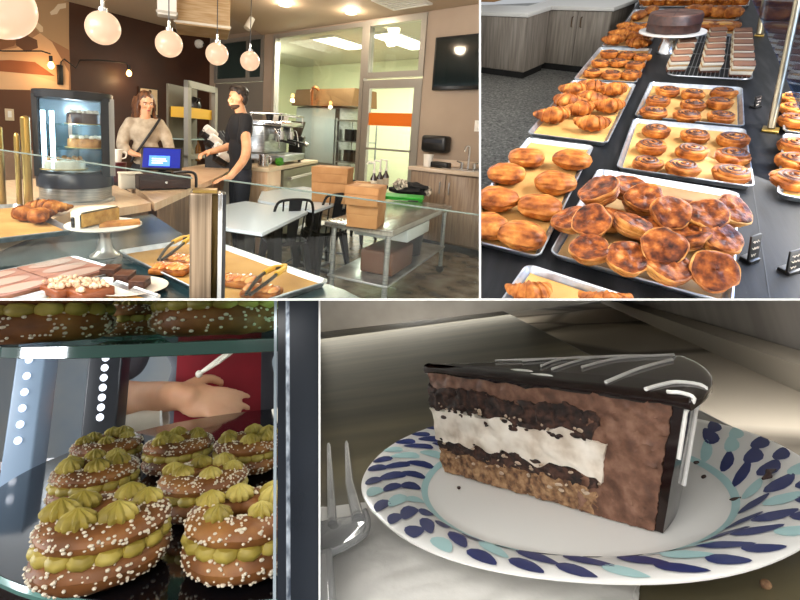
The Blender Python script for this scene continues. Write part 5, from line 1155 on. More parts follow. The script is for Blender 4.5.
# ================================================================ ROOM THREE: the glass pastry case
r3 = rm3
G = r3.at
FL3 = -1.1
struct(r3,'floor',MB().box(-3,3,-.2,3.2,FL3-.05,FL3),mat('brown_floor','4A3A30',.5))
struct(r3,'wall_back',MB().box(-3,3,2.6,2.7,FL3,1.2),mat('blue_grey_wall','A0A29E',.7,cols=['8C98A2','B0ACA4'],scale=2))
# shelves
DC = (-.01,.72); DR = .352
t = thing(r3,'display_case','dark framed glass display case holding cream filled choux rings','display case',T3((DC[0],DC[1],-.05)))
part('floor_panel',MB().lathe([(.0001,0),(DR+.06,0),(DR+.06,.012),(.0001,.012)],64),mat('case_floor','3A2A22',.25,cols=['2A1E19','4A372C'],scale=8),t)
part('lower_shelf',MB().lathe([(.0001,.042),(DR,.042),(DR,.050),(.0001,.050)],96),mat('black_glass','0B0C10',.06,spec=.7),t,'mirror black lower shelf')
part('lower_edge',MB().lathe([(DR+.0002,.0425),(DR+.0015,.046),(DR+.0002,.0495)],96,cap=False),mat('green_edge','5E8A80',.12,emit=None),t,'pale green glass edge')
ZU = .168
part('upper_shelf',MB().lathe([(.0001,ZU+.050),(DR,ZU+.050),(DR,ZU+.041),(.0001,ZU+.041)],96),pane_mat('green_shelf','A9C9BE',.05,.02,.35),t)
part('upper_edge',MB().lathe([(DR+.0003,ZU+.0405),(DR+.0012,ZU+.0410),(DR+.0012,ZU+.050),(DR+.0003,ZU+.0505)],96,cap=False),mat('green_edge_dark','1E4A3C',.08,spec=.8),t,'dark green glass edge')
def post(x0,x1,Y,m,nm,lab=None,dy=.03):
    a, b = r3.atY(x0,450,Y), r3.atY(x1,450,Y)
    return part(nm,MB().box(a.x-DC[0],b.x-DC[0],Y-DC[1],Y-DC[1]+dy,.0,.36),m,t,lab,smooth=False)
post(290,345,.335,mat('dark_post','161A22',.25,.3,cols=['10131A','20262F'],scale=6),'frame_post')
post(286,290.5,.338,mat('bright_strip','9FAAB8',.25,.6,cols=['5C6675','DCE6F0'],scale=260,stretch=(1,1,.5)),'metal_strip','beaded bright metal strip',.012)
post(277.5,286,.345,mat('dark_gap','1B2028',.15),'seal',None,.008)
post(273.5,276.5,.345,mat('glass_edge_pale','AEB9BE',.1,.3),'glass_edge','pale polished glass edge',.006)
# choux rings
choux = mat('choux_brown','7A4A22',.6,cols=['55300F','7E4C20','A06C34'],scale=22,bump=.4,bscale=50,per_obj=True,pos=(.3,.7),dist=.003)
pist = mat('pistachio_cream','A08C34',.55,cols=['87752A','A4903A','C2AE5A'],scale=30,bump=.1,per_obj=True)
nibm = mat('pearl_sugar','D9CCB4',.6)
def torus(R0,r0,z,sq,seed,nu=56,nv=18):
    mb = MB()
    def fn(u,v):
        a, b = 2*math.pi*u, 2*math.pi*v; k = 1+.05*noise.noise(Vector((math.cos(a)*2,math.sin(a)*2,seed)))+.03*noise.noise(Vector((math.cos(a)*6,math.sin(a)*6,b+seed)))
        q = R0+r0*math.cos(b)*k; return (q*math.cos(a),q*math.sin(a),z+r0*sq*math.sin(b)*k)
    return mb.sheet(fn,nu,nv)
def rosette(c,s,seed):
    def wob(a,q,z):
        k = 1+.20*math.cos(8*a+z*180+seed); return q*k, z
    prof = [(.0001,0),(.0115,0),(.0148,.004),(.0152,.008),(.0135,.0125),(.0100,.0165),(.0055,.0190),(.0022,.0215),(.0001,.0220)]
    return MB().lathe([(q*s,z*s) for q,z in prof],48,T=Matrix.Translation(c),wob=lambda a,q,z:(q*(1+.18*math.cos(10*a+z/s*110+seed)),z))
def choux_parts(seed):
    rd = random.Random(seed); P = []
    P.append(('choux_base',torus(.037,.0195,.0170,.90,seed).noise(.0012,70,seed),choux))
    cr_ = MB()
    n = 16
    for i in range(n):
        a = 2*math.pi*i/n; q = .045
        cr_.tube(smoothpath([((q-.012)*math.cos(a-.10),(q-.012)*math.sin(a-.10),.032),(q*math.cos(a),q*math.sin(a),.0335),((q+.005)*math.cos(a+.14),(q+.005)*math.sin(a+.14),.0325),((q-.004)*math.cos(a+.30),(q-.004)*math.sin(a+.30),.034)],3),[.005]*4+[.0080]*5+[.005],9)
    P.append(('cream_ring',cr_,pist))
    P.append(('choux_lid',torus(.036,.0190,.0470,.72,seed+5).noise(.0012,70,seed+3),choux))
    for i in range(6):
        a = 2*math.pi*i/6+rd.uniform(-.25,.25)+seed; q = rd.uniform(.026,.038)
        P.append(('cream_rosette',rosette((q*math.cos(a),q*math.sin(a),.0545+rd.uniform(0,.003)),rd.uniform(.72,1.0),rd.uniform(0,6)),pist))
    nb = MB()
    for i in range(620):
        a = rd.uniform(0,2*math.pi); low = rd.random()<.45; b = rd.uniform(-.9,1.1) if low else rd.uniform(-.3,2.2)
        R0,r0,z0,sq = (.037,.0197,.0170,.90) if low else (.036,.0192,.0470,.72)
        q = R0+r0*math.cos(b); p = Vector((q*math.cos(a),q*math.sin(a),z0+r0*sq*math.sin(b))); s = rd.uniform(.0009,.0019)
        nb.ell(p,(s*rd.uniform(.8,1.4),s*rd.uniform(.8,1.4),s),6,4)
    P.append(('sugar_nibs',nb,nibm)); return P
CH = [[(n,mesh_of(n,m,mm)) for n,m,mm in choux_parts(s)] for s in range(3)]
def ring_bun(k, p, lab, grp, sc=1.0, rz=0):
    t = thing(r3,'choux_ring',lab,'pastry',T3(p,rz) @ Matrix.Diagonal((sc*.84,sc*.84,sc*.64,1)),grp)
    for nm,m in CH[k%3]:
        o = part(nm,m,None,t)
        if nm == 'sugar_nibs': o['kind'] = 'stuff'; o['label'] = 'white pearl sugar'
for k,(x,y,sc,rz,lab) in enumerate(((101,571,1.02,.3,'large choux ring at the front left of the mirror shelf'),(245,563,.98,2.0,'choux ring at the front, half behind the dark case post'),(202,512,.92,4.0,'choux ring in the middle row, left of the dark post'),
        (93,502,.92,1.0,'choux ring behind the large front left one'),(105,470,.92,3.0,'choux ring in the back row, leftmost'),(178,470,.92,5.0,'middle choux ring in the back row'),(248,470,.92,2.6,'choux ring in the back row, nearest the dark post'))):
    p = G(x,y,0); ring_bun(k,p+Vector((0,0,.0025)),lab,'choux rings on the lower shelf',sc*1.02,rz)
for k,(x,Y,lab) in enumerate(((40,.50,'choux ring on the upper glass shelf, at the left edge'),(218,.49,'choux ring on the upper glass shelf, beside the dark post'),(133,.66,'choux ring farther back on the upper shelf, between two others'))):
    p = r3.atY(x,345,Y); ring_bun(k+1,Vector((p.x,p.y,ZU+.0035)),lab,'choux rings on the upper shelf',1.35 if k<2 else 1.0,k*1.3)
# behind the case: someone in a red apron, a lit post, a post added for a reflection, a cup
c = r3.atY(214,400,1.42)
TP = T3((c.x+.02,c.y,FL3),R(4))
el = TP.inverted() @ r3.atY(108,392,1.30); wr_ = TP.inverted() @ r3.atY(176,396,1.15)
sh = 1.42
Th = T3((0,-.02,sh+.20),R(10),rx=R(12))
root = thing(r3,'person','person in a red apron reaching a bare forearm across behind the pastry case','person',TP)
mb = MB()
for p_,q_ in (([(0,.02,sh-.02),(0,.0,sh+.06),(0,-.01,sh+.12)],[.075,.06,.058]),([(-.17,.01,sh-.04),(-.26,.0,sh-.14),tuple(el),tuple(wr_)],[.058,.053,.046,.031]),([(.17,.01,sh-.04),(.24,.02,sh-.17),(.27,.02,sh-.33),(.27,-.02,sh-.56)],[.058,.053,.046,.031]),
    ([(-.09,.02,.75),(-.09,.01,.45),(-.09,.04,.08)],[.09,.07,.05]),([(.09,.02,.75),(.09,.01,.45),(.09,.04,.08)],[.09,.07,.05]),([(-.09,.04,.05),(-.09,-.15,.038)],[.048,.038]),([(.09,.04,.05),(.09,-.15,.038)],[.048,.038])): limb(mb,p_,q_,14)
for cc,rd in (((0,.01,sh-.15),(.16,.10,.18)),((0,.01,sh-.38),(.14,.095,.2)),((0,.02,sh-.6),(.15,.11,.14))): mb.ell(cc,rd,20,14)
head_mb(mb,Th)
hand(mb,tuple(wr_),(1,-.12,-.22),(.1,-.8,.5),(.25,.2,.9),s=1.0,curl=.22,spread=.22); hand(mb,(.27,-.02,sh-.56),(-.05,-.15,-1),(0,-.1,1),(-1,0,0),s=1.0,curl=.5)
part('body',voxel(mb,.0065,2),M_skin(),root); face_parts(root,Th)
sm = MB(); sm.ell((0,.02,sh-.13),(.18,.12,.19),22,14).ell((0,.02,sh-.36),(.16,.115,.22),22,14).ell((0,.03,sh-.02),(.165,.08,.065),20,12).ell((0,.03,sh-.55),(.165,.12,.16),20,12)
limb(sm,[(-.17,.015,sh-.03),(-.25,.0,sh-.13),(el.x*.75-.05,el.y*.5,(sh-.13+el.z)/2)],[.075,.074,.066]); limb(sm,[(.17,.015,sh-.03),(.235,.01,sh-.15),(.245,-.01,sh-.25)],[.075,.074,.066])
part('shirt',voxel(sm,.012,3),mat('grey_shirt','5A5A60',.85),root)
am = MB().sheet(lambda u,v: ((u-.5)*(.30 if v<.45 else .22),-.115-.02*math.cos((u-.5)*2.4)+.0*v+.03*abs(u-.5)**2*4,sh-.80+v*.76),16,24)
av = MB(); av.add(am.v,am.f); av.add([(x,y+.012,z) for x,y,z in am.v],am.f)
part('apron',av,mat('red_cloth','8C1420',.8,cols=['7A0F1B','9C1C28'],scale=5,bump=.15),root,'red apron')
part('apron_strap',MB().tube([(-.09,-.10,sh-.06),(-.075,-.05,sh+.05),(0,.075,sh+.07),(.075,-.05,sh+.05),(.09,-.10,sh-.06)],.014,8),mat('black_strap','141214',.6),root,'black neck strap')
lm = MB().ell((0,.02,.80),(.165,.125,.15),20,12)
for s in (-1,1): limb(lm,[(s*.09,.02,.74),(s*.09,.01,.45),(s*.09,.04,.10)],[.10,.08,.06])
part('trousers',voxel(lm,.014,3),mat('black_trousers','15151A',.8),root)
for s in (-1,1): part('shoe',MB().ell((s*.09,-.06,.04),(.05,.15,.045),14,8).box(s*.09-.045,s*.09+.045,-.19,.07,0,.02),mat('black_shoe','17161A',.5),root)
hm = MB(); h2 = MB().ell((0,.030,.060),(.084,.098,.080),24,16).ell((0,.072,.0),(.076,.05,.09),18,12); hm.add(h2.v,h2.f,Th); part('hair',voxel(hm,.010,1).noise(.006,40,5),mat('black_hair','1B120D',.5),root)
q0, q1 = r3.atY(199,374,1.10), r3.atY(240,346,1.10)
t = thing(r3,'serving_tongs','pale serving tongs held by the person in the red apron','tongs',T3(q0)); d_ = q1-q0
for s in (-1,1): part('arm',MB().tube([(0,0,0),d_*.5+Vector((0,s*.008,s*.004)),d_],.004,8),mat('pale_tongs','D8CDBA',.4),t)
part('hinge',MB().ell((0,0,0),.008,10,8),mat('pale_tongs','D8CDBA',.4),t)
def led_post(x0,x1,Y,y0,y1,n,ym,m,lab,xd):
    a, b = r3.atY(x0,400,Y), r3.atY(x1,400,Y); zt, zb_ = r3.atY(x0,y0,Y).z, FL3
    t = thing(r3,'lit_post',lab,'post',T3(((a.x+b.x)/2,Y,FL3))); W = b.x-a.x
    part('casing',MB().rbox(-W/2,W/2,0,.06,0,zt-FL3,.004),m,t)
    c0 = r3.atY(xd,400,Y).x-(a.x+b.x)/2
    for k in range(n):
        z = r3.atY(xd,y1+(ym-y1)*k/(n-1),Y).z-FL3; part('led_dot',MB().ell((c0,-.002,z),(.0072*Y,.004,.0068*Y),12,8),mat('led_white','F2F6FF',.3,emit='EAF2FF',estr=1.1),t)
led_post(84,118,1.062,330,358,7,417,mat('post_black','12141A',.4),'black post with a column of white LED dots left of the hand',102)
led_post(10,40,1.062,330,360,6,440,mat('post_pale','8FA3B8',.4),'pale blue post added for the reflected column of LED dots at the left edge',24)  # added post, its glowing dots stand in for a reflection
c = r3.atY(146,436,1.175); t = thing(r3,'paper_cup','cream paper cup lying on its side under the forearm','cup',T3(c+Vector((0,0,.0)),R(0)) @ Matrix.Rotation(R(82),4,'Y'))
part('cup_body',MB().lathe([(.0001,0),(.022,0),(.030,.085),(.032,.088),(.028,.088),(.021,.003),(.0001,.003)],24,T=Matrix.Translation((-.03,0,-.045))),mat('cream_paper','CDBFA8',.6),t); part('cup_rim',MB().tube([(-.03+.031*math.cos(a*.3),.031*math.sin(a*.3),.043) for a in range(21)],.003,6,closed=True),mat('white_plastic','E4E0D8',.35),t)
zc3 = r3.atY(146,437,1.175).z-.036
t = thing(r3,'service_shelf','brown wooden back shelf under the paper cup behind the case','shelf',T3((-.2,1.31,FL3)))
part('shelf_board',MB().box(-1.2,1.4,-.17,-.10,zc3-FL3-.03,zc3-FL3),mat('back_wood','5E3E30',.6,cols=['523427','6E4A39'],scale=4,stretch=(1,8,1)),t,smooth=False); part('front_panel',MB().box(-1.2,1.4,-.165,-.145,0,zc3-FL3-.031),mat('back_wood','5E3E30',.6),t,smooth=False)
# ================================================================ ROOM FOUR: the slice of chocolate cake on a paper plate
r4 = rm4
D = r4.at
FL4 = -.09
stone = mat('stone_floor','A89E8E',.75,cols=['9C9282','B5AB9B'],scale=3)
def stones_mat():
    m = mat('flagstones','A89E8E',.7); nt = m.node_tree; N, L = nt.nodes, nt.links
    tc = N.new('ShaderNodeTexCoord'); mp = N.new('ShaderNodeMapping'); mp.inputs['Scale'].default_value = (1.6,1.0,1); v = N.new('ShaderNodeTexVoronoi'); v.feature = 'DISTANCE_TO_EDGE'; v.inputs['Scale'].default_value = 1.5
    L.new(tc.outputs['Object'],mp.inputs[0]); L.new(mp.outputs[0],v.inputs['Vector']); cr = N.new('ShaderNodeValToRGB'); L.new(v.outputs['Distance'],cr.inputs[0])
    cr.color_ramp.elements[0].position=.02; cr.color_ramp.elements[0].color=lin('6E665A'); cr.color_ramp.elements[1].position=.09; cr.color_ramp.elements[1].color=lin('B4AA9A')
    L.new(cr.outputs[0],N['Principled BSDF'].inputs['Base Color']); return m
struct(r4,'floor',MB().box(-4,6,-.4,3.45,FL4-.04,FL4),stones_mat())
struct(r4,'wall_back',MB().box(-4,6,3.4,3.5,FL4,1.2),mat('pale_wall','A29C92',.8,cols=['979186','ADA79D'],scale=3))
k0, k1 = D(606,305,FL4), D(800,392,FL4); kd = (k1-k0); kd.z = 0; kd.normalize(); kn = Vector((-kd.y,kd.x,0))
k0 = k0-kd*.3; k1 = k0+kd*6
def strip(o0,o1,z0,z1): return MB().prism([(q.x,q.y) for q in (k0+kn*o0,k1+kn*o0,k1+kn*o1,k0+kn*o1)],z0,z1)
struct(r4,'baseboard_side',strip(0,.05,FL4,FL4+.045),mat('beige_kerb','A8A092',.6))
struct(r4,'wall_side',strip(.06,.16,FL4,1.0),mat('grey_plaster','A49E98',.8,cols=['99938D','B0AAA4'],scale=3,stretch=(3,3,.4)))
# table
cn = D(503,311,0); left = D(320,332,0); rt = D(745,434,0)
e1 = (left-cn); e1.normalize(); e2 = (rt-cn); e2.normalize()
poly = [cn, cn+e1*3.0, cn+e1*3.0+e2*2.6, cn+e2*2.6]
t = thing(r4,'table','dark olive wooden table under the paper plate','table',T3((cn.x,cn.y,FL4)))
tw = mat('olive_table','4C4632',.42,cols=['413B29','524B36','625A42'],scale=3.0,stretch=(1,6,1),bump=.02,spec=.4)
pl = [(q.x-cn.x,q.y-cn.y) for q in poly]
part('table_top',MB().prism(pl,-FL4-.02,-FL4),tw,t,smooth=False)
part('edge_band',MB().tube([(pl[0][0],pl[0][1],-FL4-.004),(pl[3][0],pl[3][1],-FL4-.004)],.004,8),mat('blue_grey_edge','3A4450',.3,.4),t,'blue grey edge strip')
part('base_panel',MB().prism([(x*.96+.02,y*.96-.05) for x,y in pl],0,-FL4-.021),mat('dark_base','1C1A16',.6),t,smooth=False)
# napkin under the plate
def nap(u,v):
    a = Vector((.0-.06,.350,0)); b = Vector((.085,.352,0)); c_ = D(629,578,0); d2 = D(640,640,0); e = Vector((-.06,.16,0))
    top = a+(Vector((.21,.33,0))-a)*u; bot = e+(d2-e)*u; mid = a.lerp(e,v)
    q = top.lerp(bot,v)
    if u > .5: q = q.lerp(c_.lerp(d2,v),max(0,(u-.5)*2)**3) if v>.35 else q
    w = .0012+.0011*noise.noise(Vector((u*14,v*14,3)))+.0005*noise.noise(Vector((u*40,v*40,7)))
    return (q.x,q.y,max(w,.0004))
c = D(470,585,0)
t = solo(r4,'napkin',MB().sheet(nap,70,60),mat('tissue','CFCDC8',.75,bump=.6,bscale=240,dist=.002,sss=.0),'crumpled white paper napkin under the plate and the fork','napkin')
# plate
PCX, PCY, PA = .1178, .323, .1283
t = thing(r4,'paper_plate','white paper plate with a navy and aqua leaf pattern on its rim','plate',T3((PCX,PCY,.0044)))
prof = [(.0001,.0),(.080,.0),(.088,.0012),(.095,.006),(.104,.0105),(.118,.0135),(.127,.0148),(.1283,.0142),(.1283,.0136),(.118,.0123),(.104,.0093),(.095,.0048),(.088,.0),(.0001,-.0010)]
prof = [(.0001,.0010),(.080,.0010)]+prof[2:]
part('plate_body',MB().lathe(prof,120,wob=lambda a,q,z:(q*(1+(.004*math.cos(8*a) if q>.1 else 0)),z)),mat('plate_white','D4D3CF',.35,coat=.2),t)
def zr(q):
    P_ = prof[1:7]
    for (a,za),(b,zb_) in zip(P_,P_[1:]):
        if a <= q <= b: return za+(zb_-za)*(q-a)/(b-a)
    return P_[-1][1]
aq = MB().lathe([(.0865,zr(.0865)+.0003),(.0905,zr(.0905)+.0004)],120,cap=False); part('inner_line',aq,mat('aqua_print','9CBFC0',.4),t,'aqua line round the well')
pm = {0:MB(),1:MB()}; rd = random.Random(4)
for row,(s0,nP,ln,wd_) in enumerate(((.0975,31,.0105,.0041),(.1095,35,.0112,.0047),(.1212,39,.0090,.0047))):
    for k in range(nP):
        a = 2*math.pi*(k+.5*(row%2))/nP+rd.uniform(-.015,.015); sl_ = R(52)+rd.uniform(-.12,.12); L_ = ln*rd.uniform(.85,1.1); W_ = wd_*rd.uniform(.8,1.05)
        which = 1 if (k+row*2)%4==0 else 0; vs = []; m_ = 5; n_ = 12
        for j in range(m_+1):
            for i in range(n_):
                th = 2*math.pi*i/n_; f = j/m_; x = math.cos(th)*L_*f; y = math.sin(th)*W_*f*(1-.35*math.cos(th))
                rr = s0+x*math.cos(sl_)-y*math.sin(sl_); tt = (x*math.sin(sl_)+y*math.cos(sl_))/s0
                rr = min(max(rr,.0885),.1268); vs.append((rr*math.cos(a+tt),rr*math.sin(a+tt),zr(rr)+.0005))
        fs = [(j*n_+i,j*n_+(i+1)%n_,(j+1)*n_+(i+1)%n_,(j+1)*n_+i) for j in range(m_) for i in range(n_)]
        pm[which].add(vs,fs)
part('navy_pattern',pm[0],mat('navy_print','1E2A5E',.4),t,'navy leaf print',kind='stuff'); part('aqua_pattern',pm[1],mat('aqua_print','9CBFC0',.4),t,'aqua leaf print',kind='stuff')
# cake slice
ZP = .0058
tip, fr = D(441,470,ZP), D(659,533,ZP); Lc = (fr-tip).length; an = math.atan2((fr-tip).y,(fr-tip).x)
HZ4 = r4.vert(431,364,tip)-ZP
bk = D(642,349,ZP+HZ4); ab = math.atan2((bk-tip).y,(bk-tip).x)-an; Lb = Vector((bk.x-tip.x,bk.y-tip.y,0)).length
WA = min(max(ab,R(22)),R(42))+R(8)
FLARE = .20
DROP = .13
def wedge(r0,r1,z0,z1,nr,na,nz,front=0.0,back=0.0,flare=True,amp=.0012,sc=160,seed=0,rough2=0.0):
    """a closed wedge of cake: radius r0..r1, height z0..z1, its cut face pushed out by front"""
    idx = {}; vs = []; fs = []
    def V(i,j,k):
        key = (i,j,k)
        if key not in idx:
            f = r0+(r1-r0)*i/nr; a = WA*j/na; z = (z0+(z1-z0)*k/nz)*(1-DROP*min(f/Lc,1))
            q = f*(1+(FLARE*(z/HZ4)*(f/Lc) if flare else 0)); x, y = q*math.cos(a), q*math.sin(a)
            if k in (0,nz) and nz > 8 and z0 > 0 : z += .0026*noise.noise(Vector((f*55,a*3,seed*3.7)))+.0012*noise.noise(Vector((f*160,a*8,seed)))
            if i == nr and nz > 8 and r1 < Lc*.9: q2 = 1+.035*noise.noise(Vector((z*90,a*5,seed*2.1))); x, y = x*q2, y*q2
            if j == 0: y -= front
            if j == na: x -= math.sin(WA)*back; y += math.cos(WA)*back
            p = Vector((x,y,z)); nv = noise.noise_vector(p*sc+Vector((seed*5,0,0)))*amp + noise.noise_vector(p*sc*3+Vector((seed,9,0)))*rough2
            if j not in (0,na) and i != nr: nv *= .3
            idx[key] = len(vs); p = p+nv; p.z = max(p.z,.0003); vs.append(tuple(p))
        return idx[key]
    for i in range(nr):
        for k in range(nz):
            fs.append((V(i,0,k),V(i+1,0,k),V(i+1,0,k+1),V(i,0,k+1))); fs.append((V(i,na,k),V(i,na,k+1),V(i+1,na,k+1),V(i+1,na,k)))
    for j in range(na):
        for k in range(nz):
            fs.append((V(nr,j,k),V(nr,j+1,k),V(nr,j+1,k+1),V(nr,j,k+1))); fs.append((V(0,j,k),V(0,j,k+1),V(0,j+1,k+1),V(0,j+1,k)))
    for i in range(nr):
        for j in range(na):
            fs.append((V(i,j,nz),V(i+1,j,nz),V(i+1,j+1,nz),V(i,j+1,nz))); fs.append((V(i,j,0),V(i,j+1,0),V(i+1,j+1,0),V(i+1,j,0)))
    return MB().add(vs,fs)
t = thing(r4,'cake_slice','slice of layered chocolate cake with white drizzle on the paper plate','cake',T3(tip,an)); H = HZ4
mousse = mat('chocolate_mousse','5E3E2E',.6,cols=['4C3022','664534','7E5C49'],scale=120,detail=8,bump=.5,bscale=260,dist=.002)
sponge = mat('dark_sponge','22120C',.8,cols=['140A07','2A1710','452A1E'],scale=220,detail=6,bump=.9,bscale=320,dist=.002)
cream = mat('whipped_cream','CFC4B6',.55,cols=['B8A998','D3C8BA','DED6CA'],scale=60,bump=.5,bscale=160,dist=.002)
tan = mat('tan_crumb','7A5A3E',.85,cols=['4A3020','7E5D40','9C7C5A'],scale=230,detail=6,bump=.9,bscale=330,dist=.002)
part('outer_mousse',wedge(Lc*.72,Lc*.985,0,H*.95,34,8,44,.0010,.001,amp=.0010,sc=170,seed=1,rough2=.0009),mousse,t)
part('top_mousse',wedge(.003,Lc*.80,H*.78,H*.95,70,8,12,.0006,.001,amp=.0014,sc=140,seed=2,rough2=.0006),mousse,t)
part('upper_sponge',wedge(.0015,Lc*.79,H*.585,H*.80,80,8,16,.0020,.001,amp=.0020,sc=150,seed=3,rough2=.0012),sponge,t,'dark upper sponge layer')
part('cream_layer',wedge(.0015,Lc*.815,H*.31,H*.60,80,8,20,.0030,.001,amp=.0026,sc=95,seed=4,rough2=.0006),cream,t,'thick white cream layer')
part('lower_sponge',wedge(.002,Lc*.80,H*.20,H*.325,80,8,12,.0016,.001,amp=.0020,sc=150,seed=5,rough2=.0012),sponge,t,'dark lower sponge layer')
part('base_layer',wedge(.0025,Lc*.79,0.0,H*.215,80,8,14,.0010,.001,amp=.0020,sc=150,seed=6,rough2=.0014),tan,t,'crumbly tan base layer')
cb, wb4 = MB(), MB(); rdc = random.Random(3)
for k in range(34):
    f = rdc.uniform(.05,.80); x = f*Lc; top_ = rdc.random(); zf = rdc.uniform(.55,.61) if top_<.7 else rdc.uniform(.31,.34); s = rdc.uniform(.0006,.0018)
    if rdc.random()<.1: zf = rdc.uniform(.40,.54)
    cb.ell((x,-.0034,H*zf*(1-DROP*f)),(s*rdc.uniform(1.0,2.4),.0010,s*.8),8,6)
for k in range(46):
    f = rdc.uniform(.05,.85); x = f*Lc; zf = rdc.choice((rdc.uniform(.60,.66),rdc.uniform(.24,.31),rdc.uniform(.12,.2))); s = rdc.uniform(.0005,.0014)
    wb4.ell((x,-.0024,H*zf*(1-DROP*f)),(s*rdc.uniform(.8,2.0),.0010,s*.8),7,5)
part('dark_crumbs',cb.noise(.0005,400,1),sponge,t,'dark crumbs on the cream',kind='stuff'); part('cream_smears',wb4.noise(.0005,400,2),mat('cream_smear','A8937E',.6),t,'pale cream smears',kind='stuff')
glz = mat('mirror_glaze','1A0D09',.10,spec=.4)
def gtop(i,j,N_,M_): pass
gm = MB(); nr, na = 60, 20; rings = []
# glaze: outline of the top, rounded over its edge
def outline(off, z):
    pts = []; f = 1+FLARE
    ca, sa = math.cos(WA), math.sin(WA)
    for i in range(25): u = i/24; pts.append((u*Lc*f, -off-.0006*math.sin(u*40), z))
    for j in range(1,16): a = WA*j/15; pts.append(((Lc*f+off)*math.cos(a),(Lc*f+off)*math.sin(a),z))
    for i in range(1,25): u = 1-i/24; pts.append((u*Lc*f*ca-off*sa, u*Lc*f*sa+off*ca, z))
    dz = (lambda x,y: -.0030*max(0,noise.noise(Vector((x*130,y*130,2)))+.1)) if z < H*.935 else (lambda x,y: 0)
    return [(x,y,z*(1-DROP*min(math.hypot(x,y)/(Lc*f),1))+dz(x,y)) for x,y,z in pts]
loft(gm,[outline(-.001,H*.925),outline(.0012,H*.925),outline(.0020,H*.945),outline(.0020,H*.965),outline(.0008,H*.985),outline(-.0016,H*.998),outline(-.0045,H*1.003)])
part('glaze_top',gm,glz,t,'dark mirror glaze top')
part('glaze_side',wedge(Lc*.985,Lc*1.012,0.0005,H*.945,3,20,20,.0002,.0002,amp=.0003,sc=60,seed=7),glz,t,'dark glazed outer side')
driz = mat('white_drizzle','E6E3DE',.3)
Ti = (T3(tip,an)).inverted(); zt4 = tip.z+H*1.003
def topp(x, y, lift=.0007):
    z = H
    for _ in range(6):
        p = Ti @ D(x,y,tip.z+z+lift); q = min(max(math.hypot(p.x,p.y),.002),Lc*(1+FLARE)-.001); a = min(max(math.atan2(p.y,p.x),.004),WA-.004)
        z = H*1.003*(1-DROP*min(q/(Lc*(1+FLARE)),1))
    return Vector((q*math.cos(a),q*math.sin(a),z+lift))
def dl(pts, rr, down=None):
    rr *= .85; P_ = [topp(x,y) for x,y in pts]
    if down:
        last = P_[-1]; d = Vector((last.x,last.y,0)).normalized(); rad = Lc*(1+FLARE)+.0022; 
        P_.append(Vector((d.x*(rad-.001),d.y*(rad-.001),H*.985*(1-DROP))))
        n_ = 6
        for k in range(1,n_+1): z = H*(1-DROP)*(.96-(.96-down)*k/n_); q = Lc*(1.012+FLARE*z/H)+.0012; P_.append(Vector((d.x*q,d.y*q,z)))
    part('drizzle',MB().tube(smoothpath(P_,4),rr,8),driz,t)
dl([(582,367),(620,358),(661,350.5)],.0011); dl([(606,382),(640,368),(672,359.5)],.0012); dl([(640,392),(664,384),(680,382)],.0012,.25); dl([(655,398),(668,394),(682,393)],.0012,.55)
dl([(541,366),(565,357),(592,348)],.0010); dl([(512,357.5),(540,352),(560,347.5)],.0009); dl([(552,369),(590,355),(615,346.5)],.0010); dl([(486,356),(505,353)],.0008); dl([(522,361),(545,355),(575,347.5)],.0008)
smear = MB().ell(topp(520,371,-.0005),(.010,.0018,.0014),14,8).ell(topp(540,375.5,-.0005),(.009,.0016,.0013),14,8); part('drizzle_smear',smear,driz,t)
for k,(x,y,lab,s) in enumerate(((741,501,'thin dark chocolate crumb on the plate well right of the slice',(.0055,.0012,.0010)),(697,464,'small dark crumb beside the glazed end of the slice',(.002,.0014,.001)),(704,478,'faint reddish crumb on the plate right of the slice',(.0026,.0010,.0008)),(459,489,'tiny crumb on the plate under the slice tip',(.0014,.0012,.0009)))):
    p = D(x,y,.0058); solo(r4,'chocolate_crumb',MB().ell((0,0,s[2]),s,8,6).noise(.0004,300,k),mat('crumb_dark','2A1610',.7),lab,'crumb',T3(p,R(20*k-10)),'crumbs on the paper plate')
p = D(769,474,.0195); solo(r4,'chocolate_flake',MB().tube([(-.007,.001,0),(-.002,-.0006,.0004),(.002,.0006,.0004),(.008,-.0006,0)],[.0005,.0014,.0013,.0004],8).noise(.001,150,4),mat('crumb_dark','2A1610',.7),'brown chocolate smear flake lying on the plate rim at the right','crumb',T3(p,R(35)))
p = D(767,588,0.0); solo(r4,'cake_crumb',MB().ell((0,0,.0015),(.0022,.002,.0018),8,6).noise(.0005,300,4),mat('tan_crumb','7A5A3E',.85),'tiny tan crumb on the dark table below the plate','crumb',T3(p))
